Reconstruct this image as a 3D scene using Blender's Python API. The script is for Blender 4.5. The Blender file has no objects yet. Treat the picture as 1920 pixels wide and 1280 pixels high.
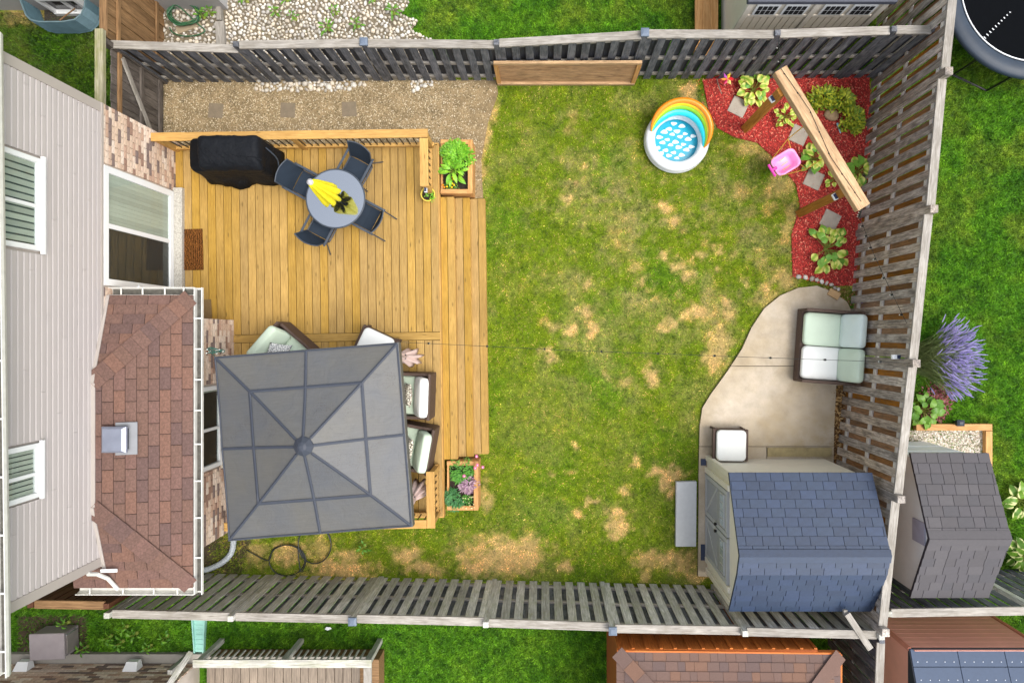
import bpy, bmesh, math, random
import numpy as np
from mathutils import Vector, Matrix

random.seed(7)
R = math.radians
# ------------------------------------------------------------------ camera, sky, sun, exposure
SC = bpy.context.scene
COL = SC.collection
H, F, NX, NY = 13.0, 1294.0, 1020.0, 630.0     # drone height (m), focal length in photo pixels, point straight below

cam = bpy.data.cameras.new('camera')
cam.sensor_fit = 'HORIZONTAL'; cam.sensor_width = 36.0; cam.lens = 36.0 * F / 1920.0
cam.shift_x = -60.0 / 1920.0; cam.shift_y = -10.0 / 1920.0
cam.clip_start = 0.1; cam.clip_end = 2000
camo = bpy.data.objects.new('camera', cam); COL.objects.link(camo)
camo.location = (0, 0, H)
SC.camera = camo

SUN_EL, SUN_AZ = R(66), R(112)                 # azimuth clockwise from +Y (north): light from the south-east, through cloud
world = bpy.data.worlds.new('World'); SC.world = world; world.use_nodes = True
wn = world.node_tree; wn.nodes.clear()
sky = wn.nodes.new('ShaderNodeTexSky'); sky.sky_type = 'NISHITA'; sky.sun_disc = False
sky.sun_elevation = SUN_EL; sky.sun_rotation = SUN_AZ
sky.air_density = 1.0; sky.dust_density = 4.0; sky.ozone_density = 1.0
hs = wn.nodes.new('ShaderNodeHueSaturation'); hs.inputs['Saturation'].default_value = 0.38
bg = wn.nodes.new('ShaderNodeBackground'); bg.inputs['Strength'].default_value = 0.15
wo = wn.nodes.new('ShaderNodeOutputWorld')
wn.links.new(sky.outputs[0], hs.inputs['Color']); wn.links.new(hs.outputs[0], bg.inputs['Color'])
wn.links.new(bg.outputs[0], wo.inputs['Surface'])
sun = bpy.data.lights.new('sun', 'SUN'); sun.energy = 0.9; sun.angle = R(30); sun.color = (1.0, 0.95, 0.87)
suno = bpy.data.objects.new('sun', sun); COL.objects.link(suno)
sd = Vector((math.sin(SUN_AZ) * math.cos(SUN_EL), math.cos(SUN_AZ) * math.cos(SUN_EL), math.sin(SUN_EL)))
suno.rotation_euler = sd.to_track_quat('Z', 'Y').to_euler(); suno.location = sd * 40
vs = SC.view_settings
vs.view_transform = 'Standard'; vs.look = 'None'; vs.gamma = 1.0; vs.use_curve_mapping = False
vs.exposure = 1.08
try:
    SC.cycles.max_bounces = 8; SC.cycles.transparent_max_bounces = 12
except Exception: pass

# ------------------------------------------------------------------ helpers
def P(px, py, z=0.0):
    """Point of the place at height z, read off the survey photograph (metres)."""
    k = (H - z) / F
    return Vector(((px - NX) * k, (NY - py) * k, z))
def V(*a): return Vector(a)

WM = {}
def put(name, data, M=None, parent=None):
    o = bpy.data.objects.new(name, data); COL.objects.link(o)
    M = M or Matrix.Identity(4)
    if parent is not None:
        o.parent = parent; o.matrix_basis = WM[parent.name].inverted() @ M
    else:
        o.matrix_basis = M
    WM[o.name] = M.copy()
    return o
def tag(o, label, cat, group=None, kind=None):
    o['label'] = label; o['category'] = cat
    if group: o['group'] = group
    if kind: o['kind'] = kind
    return o
def thing(name, label, cat, loc=(0, 0, 0), rz=0.0, group=None):
    o = put(name, None, Matrix.Translation(Vector(loc)) @ Matrix.Rotation(rz, 4, 'Z'))
    o.empty_display_size = 0.1
    return tag(o, label, cat, group)
def copy_tree(o, M, parent=None):
    """Copy of a thing with its parts and sub-parts, at world matrix M."""
    c = o.copy(); COL.objects.link(c)
    if parent is None:
        c.parent = None; c.matrix_basis = M
    else:
        c.parent = parent; c.matrix_basis = o.matrix_basis.copy(); M = WM[parent.name] @ c.matrix_basis
    WM[c.name] = M.copy()
    for ch in list(o.children): copy_tree(ch, None, c)
    return c
def TR(loc, rz=0.0, s=1.0):
    return Matrix.Translation(Vector(loc)) @ Matrix.Rotation(rz, 4, 'Z') @ Matrix.Scale(s, 4)

class MB:
    """collects faces, then becomes ONE mesh object"""
    def __init__(s): s.v = []; s.f = []
    def add(s, vs_, fs):
        b = len(s.v); s.v += [Vector(p) for p in vs_]; s.f += [tuple(i + b for i in f) for f in fs]; return s
    def box(s, c, size, M=None):
        c = Vector(c); hx, hy, hz = size[0] / 2, size[1] / 2, size[2] / 2
        vv = [Vector((x * hx, y * hy, z * hz)) for x in (-1, 1) for y in (-1, 1) for z in (-1, 1)]
        if M is not None: vv = [M.to_3x3() @ p for p in vv]
        return s.add([c + p for p in vv], [(0, 1, 3, 2), (4, 6, 7, 5), (0, 4, 5, 1), (2, 3, 7, 6), (0, 2, 6, 4), (1, 5, 7, 3)])
    def bb(s, x0, x1, y0, y1, z0, z1):
        return s.box(((x0 + x1) / 2, (y0 + y1) / 2, (z0 + z1) / 2), (x1 - x0, y1 - y0, z1 - z0))
    def beam(s, a, b, w, t, up=(0, 0, 1)):
        a, b = Vector(a), Vector(b); d = b - a; M = frame(d, up)
        return s.box((a + b) / 2, (d.length, w, t), M)
    def prism(s, poly, z0, z1):
        n = len(poly); vv = [Vector((p[0], p[1], z0)) for p in poly] + [Vector((p[0], p[1], z1)) for p in poly]
        return s.add(vv, [tuple(range(n - 1, -1, -1)), tuple(range(n, 2 * n))] + [(i, (i + 1) % n, n + (i + 1) % n, n + i) for i in range(n)])
    def tube(s, path, r, n=8, closed=False):
        path = [Vector(p) for p in path]; m = len(path); rings = []
        prev = None
        for i in range(m):
            a = path[(i - 1) % m] if (closed or i > 0) else path[i]; b = path[(i + 1) % m] if (closed or i < m - 1) else path[i]
            d = (b - a).normalized()
            ref = Vector((0, 0, 1)) if abs(d.z) < .9 else Vector((1, 0, 0))
            if prev is not None:
                u = (prev - d * prev.dot(d))
                u = u.normalized() if u.length > 1e-4 else d.cross(ref).normalized()
            else: u = d.cross(ref).normalized()
            prev = u; w = d.cross(u); rr = r[i] if isinstance(r, (list, tuple)) else r
            rings.append([path[i] + (u * math.cos(2 * math.pi * k / n) + w * math.sin(2 * math.pi * k / n)) * rr for k in range(n)])
        b0 = len(s.v)
        for rg in rings: s.v += rg
        for i in range(m if closed else m - 1):
            j = (i + 1) % m
            for k in range(n):
                k2 = (k + 1) % n
                s.f.append((b0 + i * n + k, b0 + i * n + k2, b0 + j * n + k2, b0 + j * n + k))
        if not closed:
            s.f.append(tuple(b0 + k for k in range(n - 1, -1, -1))); s.f.append(tuple(b0 + (m - 1) * n + k for k in range(n)))
        return s
    def lathe(s, prof, c=(0, 0, 0), n=24, cap0=True, cap1=True):
        c = Vector(c); b0 = len(s.v)
        for (r, z) in prof:
            for k in range(n): s.v.append(c + Vector((r * math.cos(2 * math.pi * k / n), r * math.sin(2 * math.pi * k / n), z)))
        m = len(prof)
        for i in range(m - 1):
            for k in range(n):
                k2 = (k + 1) % n; s.f.append((b0 + i * n + k, b0 + i * n + k2, b0 + (i + 1) * n + k2, b0 + (i + 1) * n + k))
        if cap0: s.f.append(tuple(b0 + k for k in range(n - 1, -1, -1)))
        if cap1: s.f.append(tuple(b0 + (m - 1) * n + k for k in range(n)))
        return s
    def rings(s, rgs, cap0=True, cap1=True):
        n = len(rgs[0]); b0 = len(s.v)
        for rg in rgs: s.v += [Vector(p) for p in rg]
        for i in range(len(rgs) - 1):
            for k in range(n):
                k2 = (k + 1) % n; s.f.append((b0 + i * n + k, b0 + i * n + k2, b0 + (i + 1) * n + k2, b0 + (i + 1) * n + k))
        if cap0: s.f.append(tuple(b0 + k for k in range(n - 1, -1, -1)))
        if cap1: s.f.append(tuple(b0 + (len(rgs) - 1) * n + k for k in range(n)))
        return s
    def build(s, name, mat, parent=None, smooth=False, local=False, bevel=0.0, subsurf=0, seg=1, fix=True):
        """local=True: coordinates are in the parent's frame; otherwise world coordinates"""
        lo = Vector([min(p[i] for p in s.v) for i in range(3)]); hi = Vector([max(p[i] for p in s.v) for i in range(3)])
        c = (lo + hi) / 2
        if parent is None: c.z = lo.z
        me = bpy.data.meshes.new(name); me.from_pydata([p - c for p in s.v], [], s.f)
        if fix or bevel:
            bm = bmesh.new(); bm.from_mesh(me)
            if fix: bmesh.ops.recalc_face_normals(bm, faces=bm.faces)
            if bevel: bmesh.ops.bevel(bm, geom=list(bm.edges), offset=bevel, segments=seg, profile=.6, affect='EDGES', clamp_overlap=True)
            bm.to_mesh(me); bm.free()
        me.materials.append(mat)
        if smooth: me.polygons.foreach_set('use_smooth', [True] * len(me.polygons))
        M = Matrix.Translation(c)
        if local and parent is not None: M = WM[parent.name] @ M
        o = put(name, me, M, parent)
        if not local and parent is not None:      # keep the mesh axes aligned with the world
            pass
        if subsurf:
            m = o.modifiers.new('smooth', 'SUBSURF'); m.levels = subsurf; m.render_levels = subsurf
        return o

def frame(d, up=(0, 0, 1)):
    """rotation whose X runs along d and Z is as near to up as possible"""
    d = Vector(d).normalized(); up = Vector(up)
    n = up - d * up.dot(d)
    if n.length < 1e-5: n = Vector((1, 0, 0)) - d * d.x
    n.normalize(); sd_ = n.cross(d)
    return Matrix((d, sd_, n)).transposed().to_4x4()
_bc = {}
def board_mesh(L, w, t, mat, bev=.003):
    k = (round(L, 3), round(w, 3), round(t, 3), mat.name)
    if k not in _bc:
        me = bpy.data.meshes.new('board'); bm = bmesh.new(); bmesh.ops.create_cube(bm, size=1)
        bmesh.ops.scale(bm, vec=(L, w, t), verts=bm.verts)
        b = min(bev, t * .3, w * .3)
        if b > .0008: bmesh.ops.bevel(bm, geom=list(bm.edges), offset=b, segments=1, affect='EDGES')
        bm.to_mesh(me); bm.free(); me.materials.append(mat); _bc[k] = me
    return _bc[k]
def board(name, a, b, w, t, mat, parent, up=(0, 0, 1), local=False, bev=.003):
    """one plank from a to b: width w, thickness t (t runs along up)"""
    a, b = Vector(a), Vector(b); d = b - a
    M = Matrix.Translation((a + b) / 2) @ frame(d, up)
    if local and parent is not None: M = WM[parent.name] @ M
    return put(name, board_mesh(d.length, w, t, mat, bev), M, parent)

def clip(poly, pl):
    """Sutherland-Hodgman: keep the side of 2D line pl=(a,b,c) with a*u+b*v+c>=0"""
    out = []; n = len(poly)
    for i in range(n):
        p, q = poly[i], poly[(i + 1) % n]
        dp = pl[0] * p[0] + pl[1] * p[1] + pl[2]; dq = pl[0] * q[0] + pl[1] * q[1] + pl[2]
        if dp >= 0: out.append(p)
        if (dp >= 0) != (dq >= 0):
            t = dp / (dp - dq); out.append((p[0] + (q[0] - p[0]) * t, p[1] + (q[1] - p[1]) * t))
    return out
def area2(poly): return .5 * sum(poly[i][0] * poly[(i + 1) % len(poly)][1] - poly[(i + 1) % len(poly)][0] * poly[i][1] for i in range(len(poly)))
def tile(name, parent, poly, u, v, ch, ln, mat, th=.012, th_top=None, gap=.004, gapv=None, stagger=.5, jit=0.0, limit=300,
         holes=(), lift=0.0, thj=0.0, first=0.0, stuff_name=None, lens=None):
    """covers a planar convex polygon with separate pieces laid in courses: u along a course, v up. Returns the count."""
    rnd = random.Random(len(poly) * 31 + int(ch * 1000))
    u = Vector(u).normalized(); v = Vector(v).normalized(); n = u.cross(v).normalized(); o = Vector(poly[0])
    if gapv is None: gapv = gap
    if th_top is None: th_top = th
    p2 = [((Vector(p) - o).dot(u), (Vector(p) - o).dot(v)) for p in poly]
    if area2(p2) < 0: p2 = p2[::-1]
    planes = []
    for i in range(len(p2)):
        a, b = p2[i], p2[(i + 1) % len(p2)]; dx, dy = b[0] - a[0], b[1] - a[1]; L = math.hypot(dx, dy)
        if L < 1e-6: continue
        planes.append((-dy / L, dx / L, (dy * a[0] - dx * a[1]) / L))
    u0, u1 = min(p[0] for p in p2), max(p[0] for p in p2); v0, v1 = min(p[1] for p in p2), max(p[1] for p in p2)
    rest = MB(); cnt = 0; row = 0; vv = v0 - first
    while vv < v1 - 1e-4:
        x = u0 - ((row * stagger) % 1.0) * ln - rnd.random() * jit * ln
        while x < u1:
            l = ln * (1 + jit * (rnd.random() - .5))
            if lens: l = rnd.choice(lens)
            ra, rb = x + gap / 2, x + l - gap / 2; va, vb = vv + gapv / 2, vv + ch - gapv / 2
            x += l
            segs = [(ra, rb)]
            for (h0, h1, k0, k1) in holes:
                if vb > k0 + .01 and va < k1 - .01:
                    ns = []
                    for (s0, s1) in segs:
                        if s1 <= h0 or s0 >= h1: ns.append((s0, s1)); continue
                        if s0 < h0 - .01: ns.append((s0, h0))
                        if s1 > h1 + .01: ns.append((h1, s1))
                    segs = ns
            for (s0, s1) in segs:
                pg = [(s0, va), (s1, va), (s1, vb), (s0, vb)]
                for pl in planes:
                    pg = clip(pg, pl)
                    if len(pg) < 3: break
                if len(pg) < 3 or abs(area2(pg)) < 4e-5: continue
                dj = rnd.random() * thj
                bot = [o + u * a + v * b + n * lift for a, b in pg]
                top = [o + u * a + v * b + n * (lift + dj + th + (th_top - th) * min(1, max(0, (b - va) / max(1e-6, vb - va)))) for a, b in pg]
                m = len(pg); fs = [tuple(range(m - 1, -1, -1)), tuple(range(m, 2 * m))] + [(i, (i + 1) % m, m + (i + 1) % m, m + i) for i in range(m)]
                if cnt < limit:
                    MB().add(bot + top, fs).build(name, mat, parent, fix=False)
                else: rest.add(bot + top, fs)
                cnt += 1
        row += 1; vv += ch
    if rest.v:
        ro = rest.build(stuff_name or name, mat, parent, fix=False); ro['kind'] = 'stuff'
    return cnt

# ------------------------------------------------------------------ numpy noise
def vnoise(x, y, s, seed=0):
    rs = np.random.RandomState(seed); G = rs.rand(256, 256)
    x = x / s; y = y / s; xi = np.floor(x).astype(int); yi = np.floor(y).astype(int); fx = x - xi; fy = y - yi
    fx = fx * fx * (3 - 2 * fx); fy = fy * fy * (3 - 2 * fy)
    g = lambda a, b: G[a % 256, b % 256]
    return (g(xi, yi) * (1 - fx) + g(xi + 1, yi) * fx) * (1 - fy) + (g(xi, yi + 1) * (1 - fx) + g(xi + 1, yi + 1) * fx) * fy
def fbm(x, y, s, seed=0, o=4):
    a = 0; t = 0; w = 1.0
    for i in range(o):
        a = a + w * vnoise(x, y, s / 2 ** i, seed + i); t += w; w *= .55
    return a / t
def inpoly(px, py, poly):
    r = np.zeros(px.shape, bool); n = len(poly); j = n - 1
    for i in range(n):
        xi, yi = poly[i]; xj, yj = poly[j]
        c = ((yi > py) != (yj > py)) & (px < (xj - xi) * (py - yi) / (yj - yi + 1e-9) + xi)
        r ^= c; j = i
    return r

# ------------------------------------------------------------------ materials
def srgb(r, g, b):
    f = lambda c: (c / 255 / 12.92) if c / 255 <= .04045 else ((c / 255 + .055) / 1.055) ** 2.4
    return (f(r), f(g), f(b), 1)
class NT:
    def __init__(s, name):
        s.m = bpy.data.materials.new(name); s.m.use_nodes = True; s.t = s.m.node_tree; s.t.nodes.clear()
        s.out = s.n('ShaderNodeOutputMaterial'); s.b = s.n('ShaderNodeBsdfPrincipled'); s.l(s.b.outputs[0], s.out.inputs['Surface'])
    def n(s, t, **k):
        nd = s.t.nodes.new(t)
        for a, b in k.items(): setattr(nd, a, b)
        return nd
    def l(s, a, b): s.t.links.new(a, b)
    def val(s, sock, v):
        if hasattr(v, 'is_linked'): s.l(v, sock)
        else: sock.default_value = v
    def math(s, op, a, b=0.0, c=None):
        nd = s.n('ShaderNodeMath', operation=op); s.val(nd.inputs[0], a); s.val(nd.inputs[1], b)
        if c is not None: s.val(nd.inputs[2], c)
        return nd.outputs[0]
    def coord(s, kind='Object'): return s.n('ShaderNodeTexCoord').outputs[kind]
    def mapping(s, vec, scale=(1, 1, 1), off=None):
        mp = s.n('ShaderNodeMapping'); s.l(vec, mp.inputs['Vector']); mp.inputs['Scale'].default_value = scale
        if off is not None: s.l(off, mp.inputs['Location'])
        return mp.outputs[0]
    def noise(s, vec, scale, detail=4, rough=.55, dist=0.0):
        nd = s.n('ShaderNodeTexNoise'); s.l(vec, nd.inputs['Vector'])
        nd.inputs['Scale'].default_value = scale; nd.inputs['Detail'].default_value = detail; nd.inputs['Roughness'].default_value = rough
        nd.inputs['Distortion'].default_value = dist
        return nd.outputs['Fac']
    def rand(s):
        a = s.n('ShaderNodeObjectInfo').outputs['Random']; b = s.n('ShaderNodeNewGeometry').outputs['Random Per Island']
        return s.math('FRACT', s.math('ADD', a, b))
    def ramp(s, fac, stops, interp='LINEAR'):
        nd = s.n('ShaderNodeValToRGB'); s.l(fac, nd.inputs['Fac']); cr = nd.color_ramp; cr.interpolation = interp
        while len(cr.elements) > 1: cr.elements.remove(cr.elements[-1])
        cr.elements[0].position = stops[0][0]; cr.elements[0].color = stops[0][1]
        for p, c in stops[1:]:
            e = cr.elements.new(p); e.color = c
        return nd.outputs['Color']
    def mix(s, f, a, b, mode='MIX'):
        nd = s.n('ShaderNodeMix', data_type='RGBA', blend_type=mode)
        s.val(nd.inputs['Factor'], f); s.val(nd.inputs['A'] if False else nd.inputs[6], a); s.val(nd.inputs[7], b)
        return nd.outputs[2]
    def hsv(s, col, h=None, sat=None, v=None):
        nd = s.n('ShaderNodeHueSaturation'); s.val(nd.inputs['Color'], col)
        if h is not None: s.val(nd.inputs['Hue'], h)
        if sat is not None: s.val(nd.inputs['Saturation'], sat)
        if v is not None: s.val(nd.inputs['Value'], v)
        return nd.outputs[0]
    def rng(s, x, a, b, lo=0.0, hi=1.0):
        nd = s.n('ShaderNodeMapRange'); s.val(nd.inputs[0], x); nd.inputs[1].default_value = lo; nd.inputs[2].default_value = hi
        nd.inputs[3].default_value = a; nd.inputs[4].default_value = b; return nd.outputs[0]
    def bump(s, h, strength=.3, dist=.01):
        nd = s.n('ShaderNodeBump'); s.l(h, nd.inputs['Height']); nd.inputs['Strength'].default_value = strength; nd.inputs['Distance'].default_value = dist
        s.l(nd.outputs[0], s.b.inputs['Normal'])
    def done(s, col=None, rough=.6, spec=.4, metal=0.0):
        if col is not None: s.val(s.b.inputs['Base Color'], col)
        s.val(s.b.inputs['Roughness'], rough); s.b.inputs['Specular IOR Level'].default_value = spec; s.b.inputs['Metallic'].default_value = metal
        return s.m

def plain(name, rgb, rough=.6, spec=.4, metal=0.0, var=.0, namt=.12, nscale=6.0, bump=0.0, bscale=60.0, bdist=.004):
    t = NT(name); co = t.coord(); nz = t.noise(co, nscale, 5)
    v = t.rng(nz, 1 - namt, 1 + namt, .25, .75)
    if var: v = t.math('MULTIPLY', v, t.rng(t.rand(), 1 - var, 1 + var))
    c = t.hsv(srgb(*rgb), v=v)
    if bump: t.bump(t.noise(co, bscale, 4), bump, bdist)
    return t.done(c, t.rng(nz, rough - .06, min(1, rough + .06)), spec, metal)
def wood(name, dark, light, var=.18, knots=.5, rough=.68, gscale=1.0, weather=None, wamt=.0, spec=.3, satv=.0):
    """long grain runs along local X"""
    t = NT(name); co = t.coord(); rd = t.rand()
    off = t.n('ShaderNodeCombineXYZ'); t.l(t.math('MULTIPLY', rd, 37.0), off.inputs[0]); t.l(t.math('MULTIPLY', rd, 11.0), off.inputs[1]); t.l(t.math('MULTIPLY', rd, 5.0), off.inputs[2])
    v1 = t.mapping(co, (1.3 * gscale, 22 * gscale, 22 * gscale), off.outputs[0])
    g = t.noise(v1, 2.2, 6, .6, .6)
    v2 = t.mapping(co, (3 * gscale, 60 * gscale, 60 * gscale), off.outputs[0])
    g2 = t.noise(v2, 3.0, 3, .5)
    col = t.mix(t.rng(g, 0, 1, .3, .7), srgb(*dark), srgb(*light))
    col = t.hsv(col, v=t.rng(g2, .82, 1.14, .3, .7))
    big = t.noise(t.mapping(co, (1, 1, 1), off.outputs[0]), 1.6, 3)
    col = t.hsv(col, v=t.math('MULTIPLY', t.rng(big, .86, 1.13, .3, .7), t.rng(rd, 1 - var, 1 + var)))
    if satv: col = t.hsv(col, sat=t.rng(t.math('FRACT', t.math('MULTIPLY', rd, 7.31)), 1 - satv, 1 + satv))
    if knots:
        vo = t.n('ShaderNodeTexVoronoi'); t.l(t.mapping(co, (2.6, 9, 9), off.outputs[0]), vo.inputs['Vector']); vo.inputs['Scale'].default_value = 1.0
        kf = t.rng(vo.outputs['Distance'], knots, 0.0, .05, .16)
        col = t.mix(kf, col, (dark_ := tuple(c * .28 for c in srgb(*dark)[:3]) + (1,)))
    if weather:
        wz = t.noise(t.mapping(co, (2.0, 5, 5), off.outputs[0]), 2.0, 5, .65)
        col = t.mix(t.rng(wz, 0, wamt, .45, .7), col, srgb(*weather))
    t.bump(t.math('ADD', g, t.math('MULTIPLY', g2, .5)), .35, .004)
    return t.done(col, rough, spec)
def attr_mat(name, rough=.7, trans=0.0, namt=.15, nscale=40, spec=.25, bump=0.0, bscale=200, bdist=.01):
    t = NT(name); at = t.n('ShaderNodeAttribute', attribute_name='Col')
    co = t.n('ShaderNodeNewGeometry').outputs['Position']
    c = t.hsv(at.outputs['Color'], v=t.rng(t.noise(co, nscale, 4), 1 - namt, 1 + namt, .3, .7))
    if bump: t.bump(t.noise(co, bscale, 3), bump, bdist)
    t.done(c, rough, spec)
    if trans:
        tr = t.n('ShaderNodeBsdfTranslucent'); t.l(c, tr.inputs['Color']); mx = t.n('ShaderNodeMixShader'); mx.inputs[0].default_value = trans
        t.l(t.b.outputs[0], mx.inputs[1]); t.l(tr.outputs[0], mx.inputs[2]); t.l(mx.outputs[0], t.out.inputs['Surface'])
    return t.m
def leafmat(name, a, b, rough=.45, trans=.25, edge=None):
    """leaf: two greens by piece, optional paler centre/edge via local Y"""
    t = NT(name); rd = t.rand(); co = t.coord()
    c = t.mix(rd, srgb(*a), srgb(*b)); c = t.hsv(c, v=t.rng(t.noise(co, 25, 3), .8, 1.2, .3, .7))
    if edge is not None:
        sp = t.n('ShaderNodeSeparateXYZ'); t.l(co, sp.inputs[0])
        d = t.math('ABSOLUTE', sp.outputs[1]); c = t.mix(t.rng(d, 0, 1, edge[1], edge[2]), c, srgb(*edge[0]))
    t.done(c, rough, .4)
    tr = t.n('ShaderNodeBsdfTranslucent'); t.l(c, tr.inputs['Color']); mx = t.n('ShaderNodeMixShader'); mx.inputs[0].default_value = trans
    t.l(t.b.outputs[0], mx.inputs[1]); t.l(tr.outputs[0], mx.inputs[2]); t.l(mx.outputs[0], t.out.inputs['Surface'])
    return t.m
def palette(name, cols, rough=.8, namt=.15, nscale=30, bump=.4, bscale=120, spec=.25, bdist=.004):
    """each piece picks one colour of the list"""
    t = NT(name); n = len(cols)
    c = t.ramp(t.rand(), [(i / n, srgb(*k)) for i, k in enumerate(cols)], 'CONSTANT')
    co = t.coord(); c = t.hsv(c, v=t.rng(t.noise(co, nscale, 5, .65), 1 - namt, 1 + namt, .3, .7))
    if bump: t.bump(t.noise(co, bscale, 4), bump, bdist)
    return t.done(c, rough, spec)
def glassmat(name, tint=(.93, .96, .95), refl=.04):
    t = NT(name); fr = t.n('ShaderNodeFresnel'); fr.inputs[0].default_value = 1.5
    tr = t.n('ShaderNodeBsdfTransparent'); tr.inputs[0].default_value = tint + (1,)
    gl = t.n('ShaderNodeBsdfGlossy'); gl.inputs['Roughness'].default_value = .03
    mx = t.n('ShaderNodeMixShader'); t.l(t.math('MULTIPLY', t.math('MAXIMUM', fr.outputs[0], refl), t.math('SUBTRACT', 1.0, t.n('ShaderNodeNewGeometry').outputs['Backfacing'])), mx.inputs[0])
    t.l(tr.outputs[0], mx.inputs[1]); t.l(gl.outputs[0], mx.inputs[2]); t.l(mx.outputs[0], t.out.inputs['Surface'])
    return t.m

m_deck = wood('deck_wood', (150, 117, 55), (176, 142, 76), var=.10, knots=.65, satv=.08)
m_rail = wood('rail_wood', (170, 128, 66), (196, 156, 90), var=.06, knots=.55)
m_cedar = wood('planter_wood', (168, 116, 62), (206, 160, 104), var=.12, knots=.4)
m_cap = wood('weathered_cap', (122, 116, 108), (172, 167, 158), var=.08, knots=.35, weather=(112, 104, 90), wamt=.5)
m_fdark = wood('dark_fence_wood', (44, 46, 50), (104, 107, 114), var=.3, knots=.3, weather=(140, 140, 142), wamt=.5)
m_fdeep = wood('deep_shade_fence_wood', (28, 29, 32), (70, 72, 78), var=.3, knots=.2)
m_rlight = wood('sunlit_rail', (176, 170, 162), (214, 210, 204), var=.08, knots=.2)  # paler wood colour carries the sunlight on the rail tops
m_fbrown = wood('brown_fence_wood', (104, 92, 80), (206, 196, 184), var=.28, knots=.5, weather=(84, 79, 77), wamt=.75, satv=.3)
m_fback = wood('unweathered_fence_wood', (104, 72, 38), (172, 122, 70), var=.28, knots=.4, weather=(92, 80, 68), wamt=.5, satv=.3)
m_fgrey = wood('grey_fence_wood', (140, 138, 130), (212, 210, 202), var=.24, knots=.4, weather=(140, 144, 104), wamt=.5, satv=.3)
m_fred = wood('red_brown_fence_wood', (60, 34, 22), (98, 62, 42), var=.2, knots=.3)
m_gate = wood('gate_wood', (60, 54, 50), (104, 96, 88), var=.2, knots=.3, weather=(128, 120, 112), wamt=.4)
m_gatebrown = wood('brown_gate_wood', (96, 70, 44), (150, 118, 82), var=.18, knots=.3)
m_beam = wood('beam_wood', (158, 124, 88), (204, 172, 132), var=.05, knots=.5, weather=(128, 104, 76), wamt=.5)
m_moss = wood('mossy_lintel', (120, 116, 92), (172, 166, 142), var=.05, knots=.3, weather=(120, 124, 62), wamt=.7)
m_post = wood('stained_post_wood', (140, 88, 28), (186, 128, 52), var=.06, knots=.4)
m_ply = wood('weathered_plywood', (158, 116, 80), (204, 166, 128), var=.04, knots=.0, gscale=.7, weather=(110, 84, 66), wamt=.8)
m_brick = palette('brick', [(204, 180, 158), (186, 156, 136), (214, 194, 176), (150, 122, 106), (128, 112, 106), (208, 186, 166), (194, 168, 148), (216, 200, 184)], namt=.22, nscale=22)
m_mortar = plain('mortar', (196, 184, 172), .9, bump=.4, bscale=80)
m_siding = plain('vinyl_siding', (174, 167, 164), .5, .3, namt=.025, nscale=3, var=.03)
m_trim = plain('siding_trim', (168, 160, 153), .5, namt=.03)
m_white = plain('white_vinyl', (226, 228, 228), .35, .5, namt=.03)
m_gutter = plain('white_gutter_metal', (206, 205, 198), .45, .4, namt=.14, nscale=9)
m_dirt = plain('gutter_silt', (84, 82, 76), .95, namt=.45, nscale=16)
m_shingle = palette('red_brown_shingle', [(108, 84, 75), (103, 80, 72), (114, 86, 74), (97, 77, 72), (109, 84, 76), (106, 82, 72)], rough=.9, namt=.28, nscale=30, bump=.8, bscale=220)
m_tar = plain('roof_underlay', (44, 34, 30), .95)
m_conc = plain('concrete', (196, 184, 166), .85, namt=.1, nscale=2.2, bump=.25, bscale=150)
m_paver = plain('stepping_stone', (172, 162, 148), .9, namt=.12, nscale=14, bump=.5, bscale=160, var=.1)
m_agg = plain('exposed_aggregate', (170, 166, 156), .9, namt=.45, nscale=45, bump=.6, bscale=70)
m_glass = glassmat('window_glass')
m_blind = plain('blind_fabric', (176, 180, 168), .7, var=.16, namt=.05)
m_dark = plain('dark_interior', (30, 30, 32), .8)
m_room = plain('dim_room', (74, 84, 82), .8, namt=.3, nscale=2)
m_screen = plain('insect_screen', (46, 47, 46), .8, namt=.1)
m_black = plain('black_metal', (22, 22, 24), .4, .5)
m_steel = plain('galvanised_steel', (168, 174, 184), .35, .5, .7, namt=.08)
m_slate = plain('slate_frame', (58, 66, 76), .45, .5)
m_sling = plain('slate_sling', (40, 50, 62), .8, .2, bump=.5, bscale=260)
m_wicker = plain('dark_wicker', (82, 66, 58), .65, .3, namt=.25, nscale=60, bump=.9, bscale=90, bdist=.008)
m_greencush = plain('pale_green_cushion', (196, 212, 192), .85, .15, namt=.04, nscale=4, bump=.15, bscale=14, bdist=.02)
m_whitecush = plain('white_cushion', (226, 228, 224), .85, .15, namt=.04, nscale=4, bump=.15, bscale=14, bdist=.02)
m_rubberhose = plain('black_hose', (34, 40, 38), .4, .5)
m_solarw = plain('white_plastic', (226, 230, 232), .35, .5)
m_solarp = plain('solar_cell', (44, 54, 78), .2, .6)
m_rope = plain('yellow_rope', (224, 176, 66), .8)
m_cable = plain('string_light_cable', (26, 30, 28), .5)
m_bulb = plain('frosted_bulb', (220, 224, 220), .25, .6)
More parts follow.
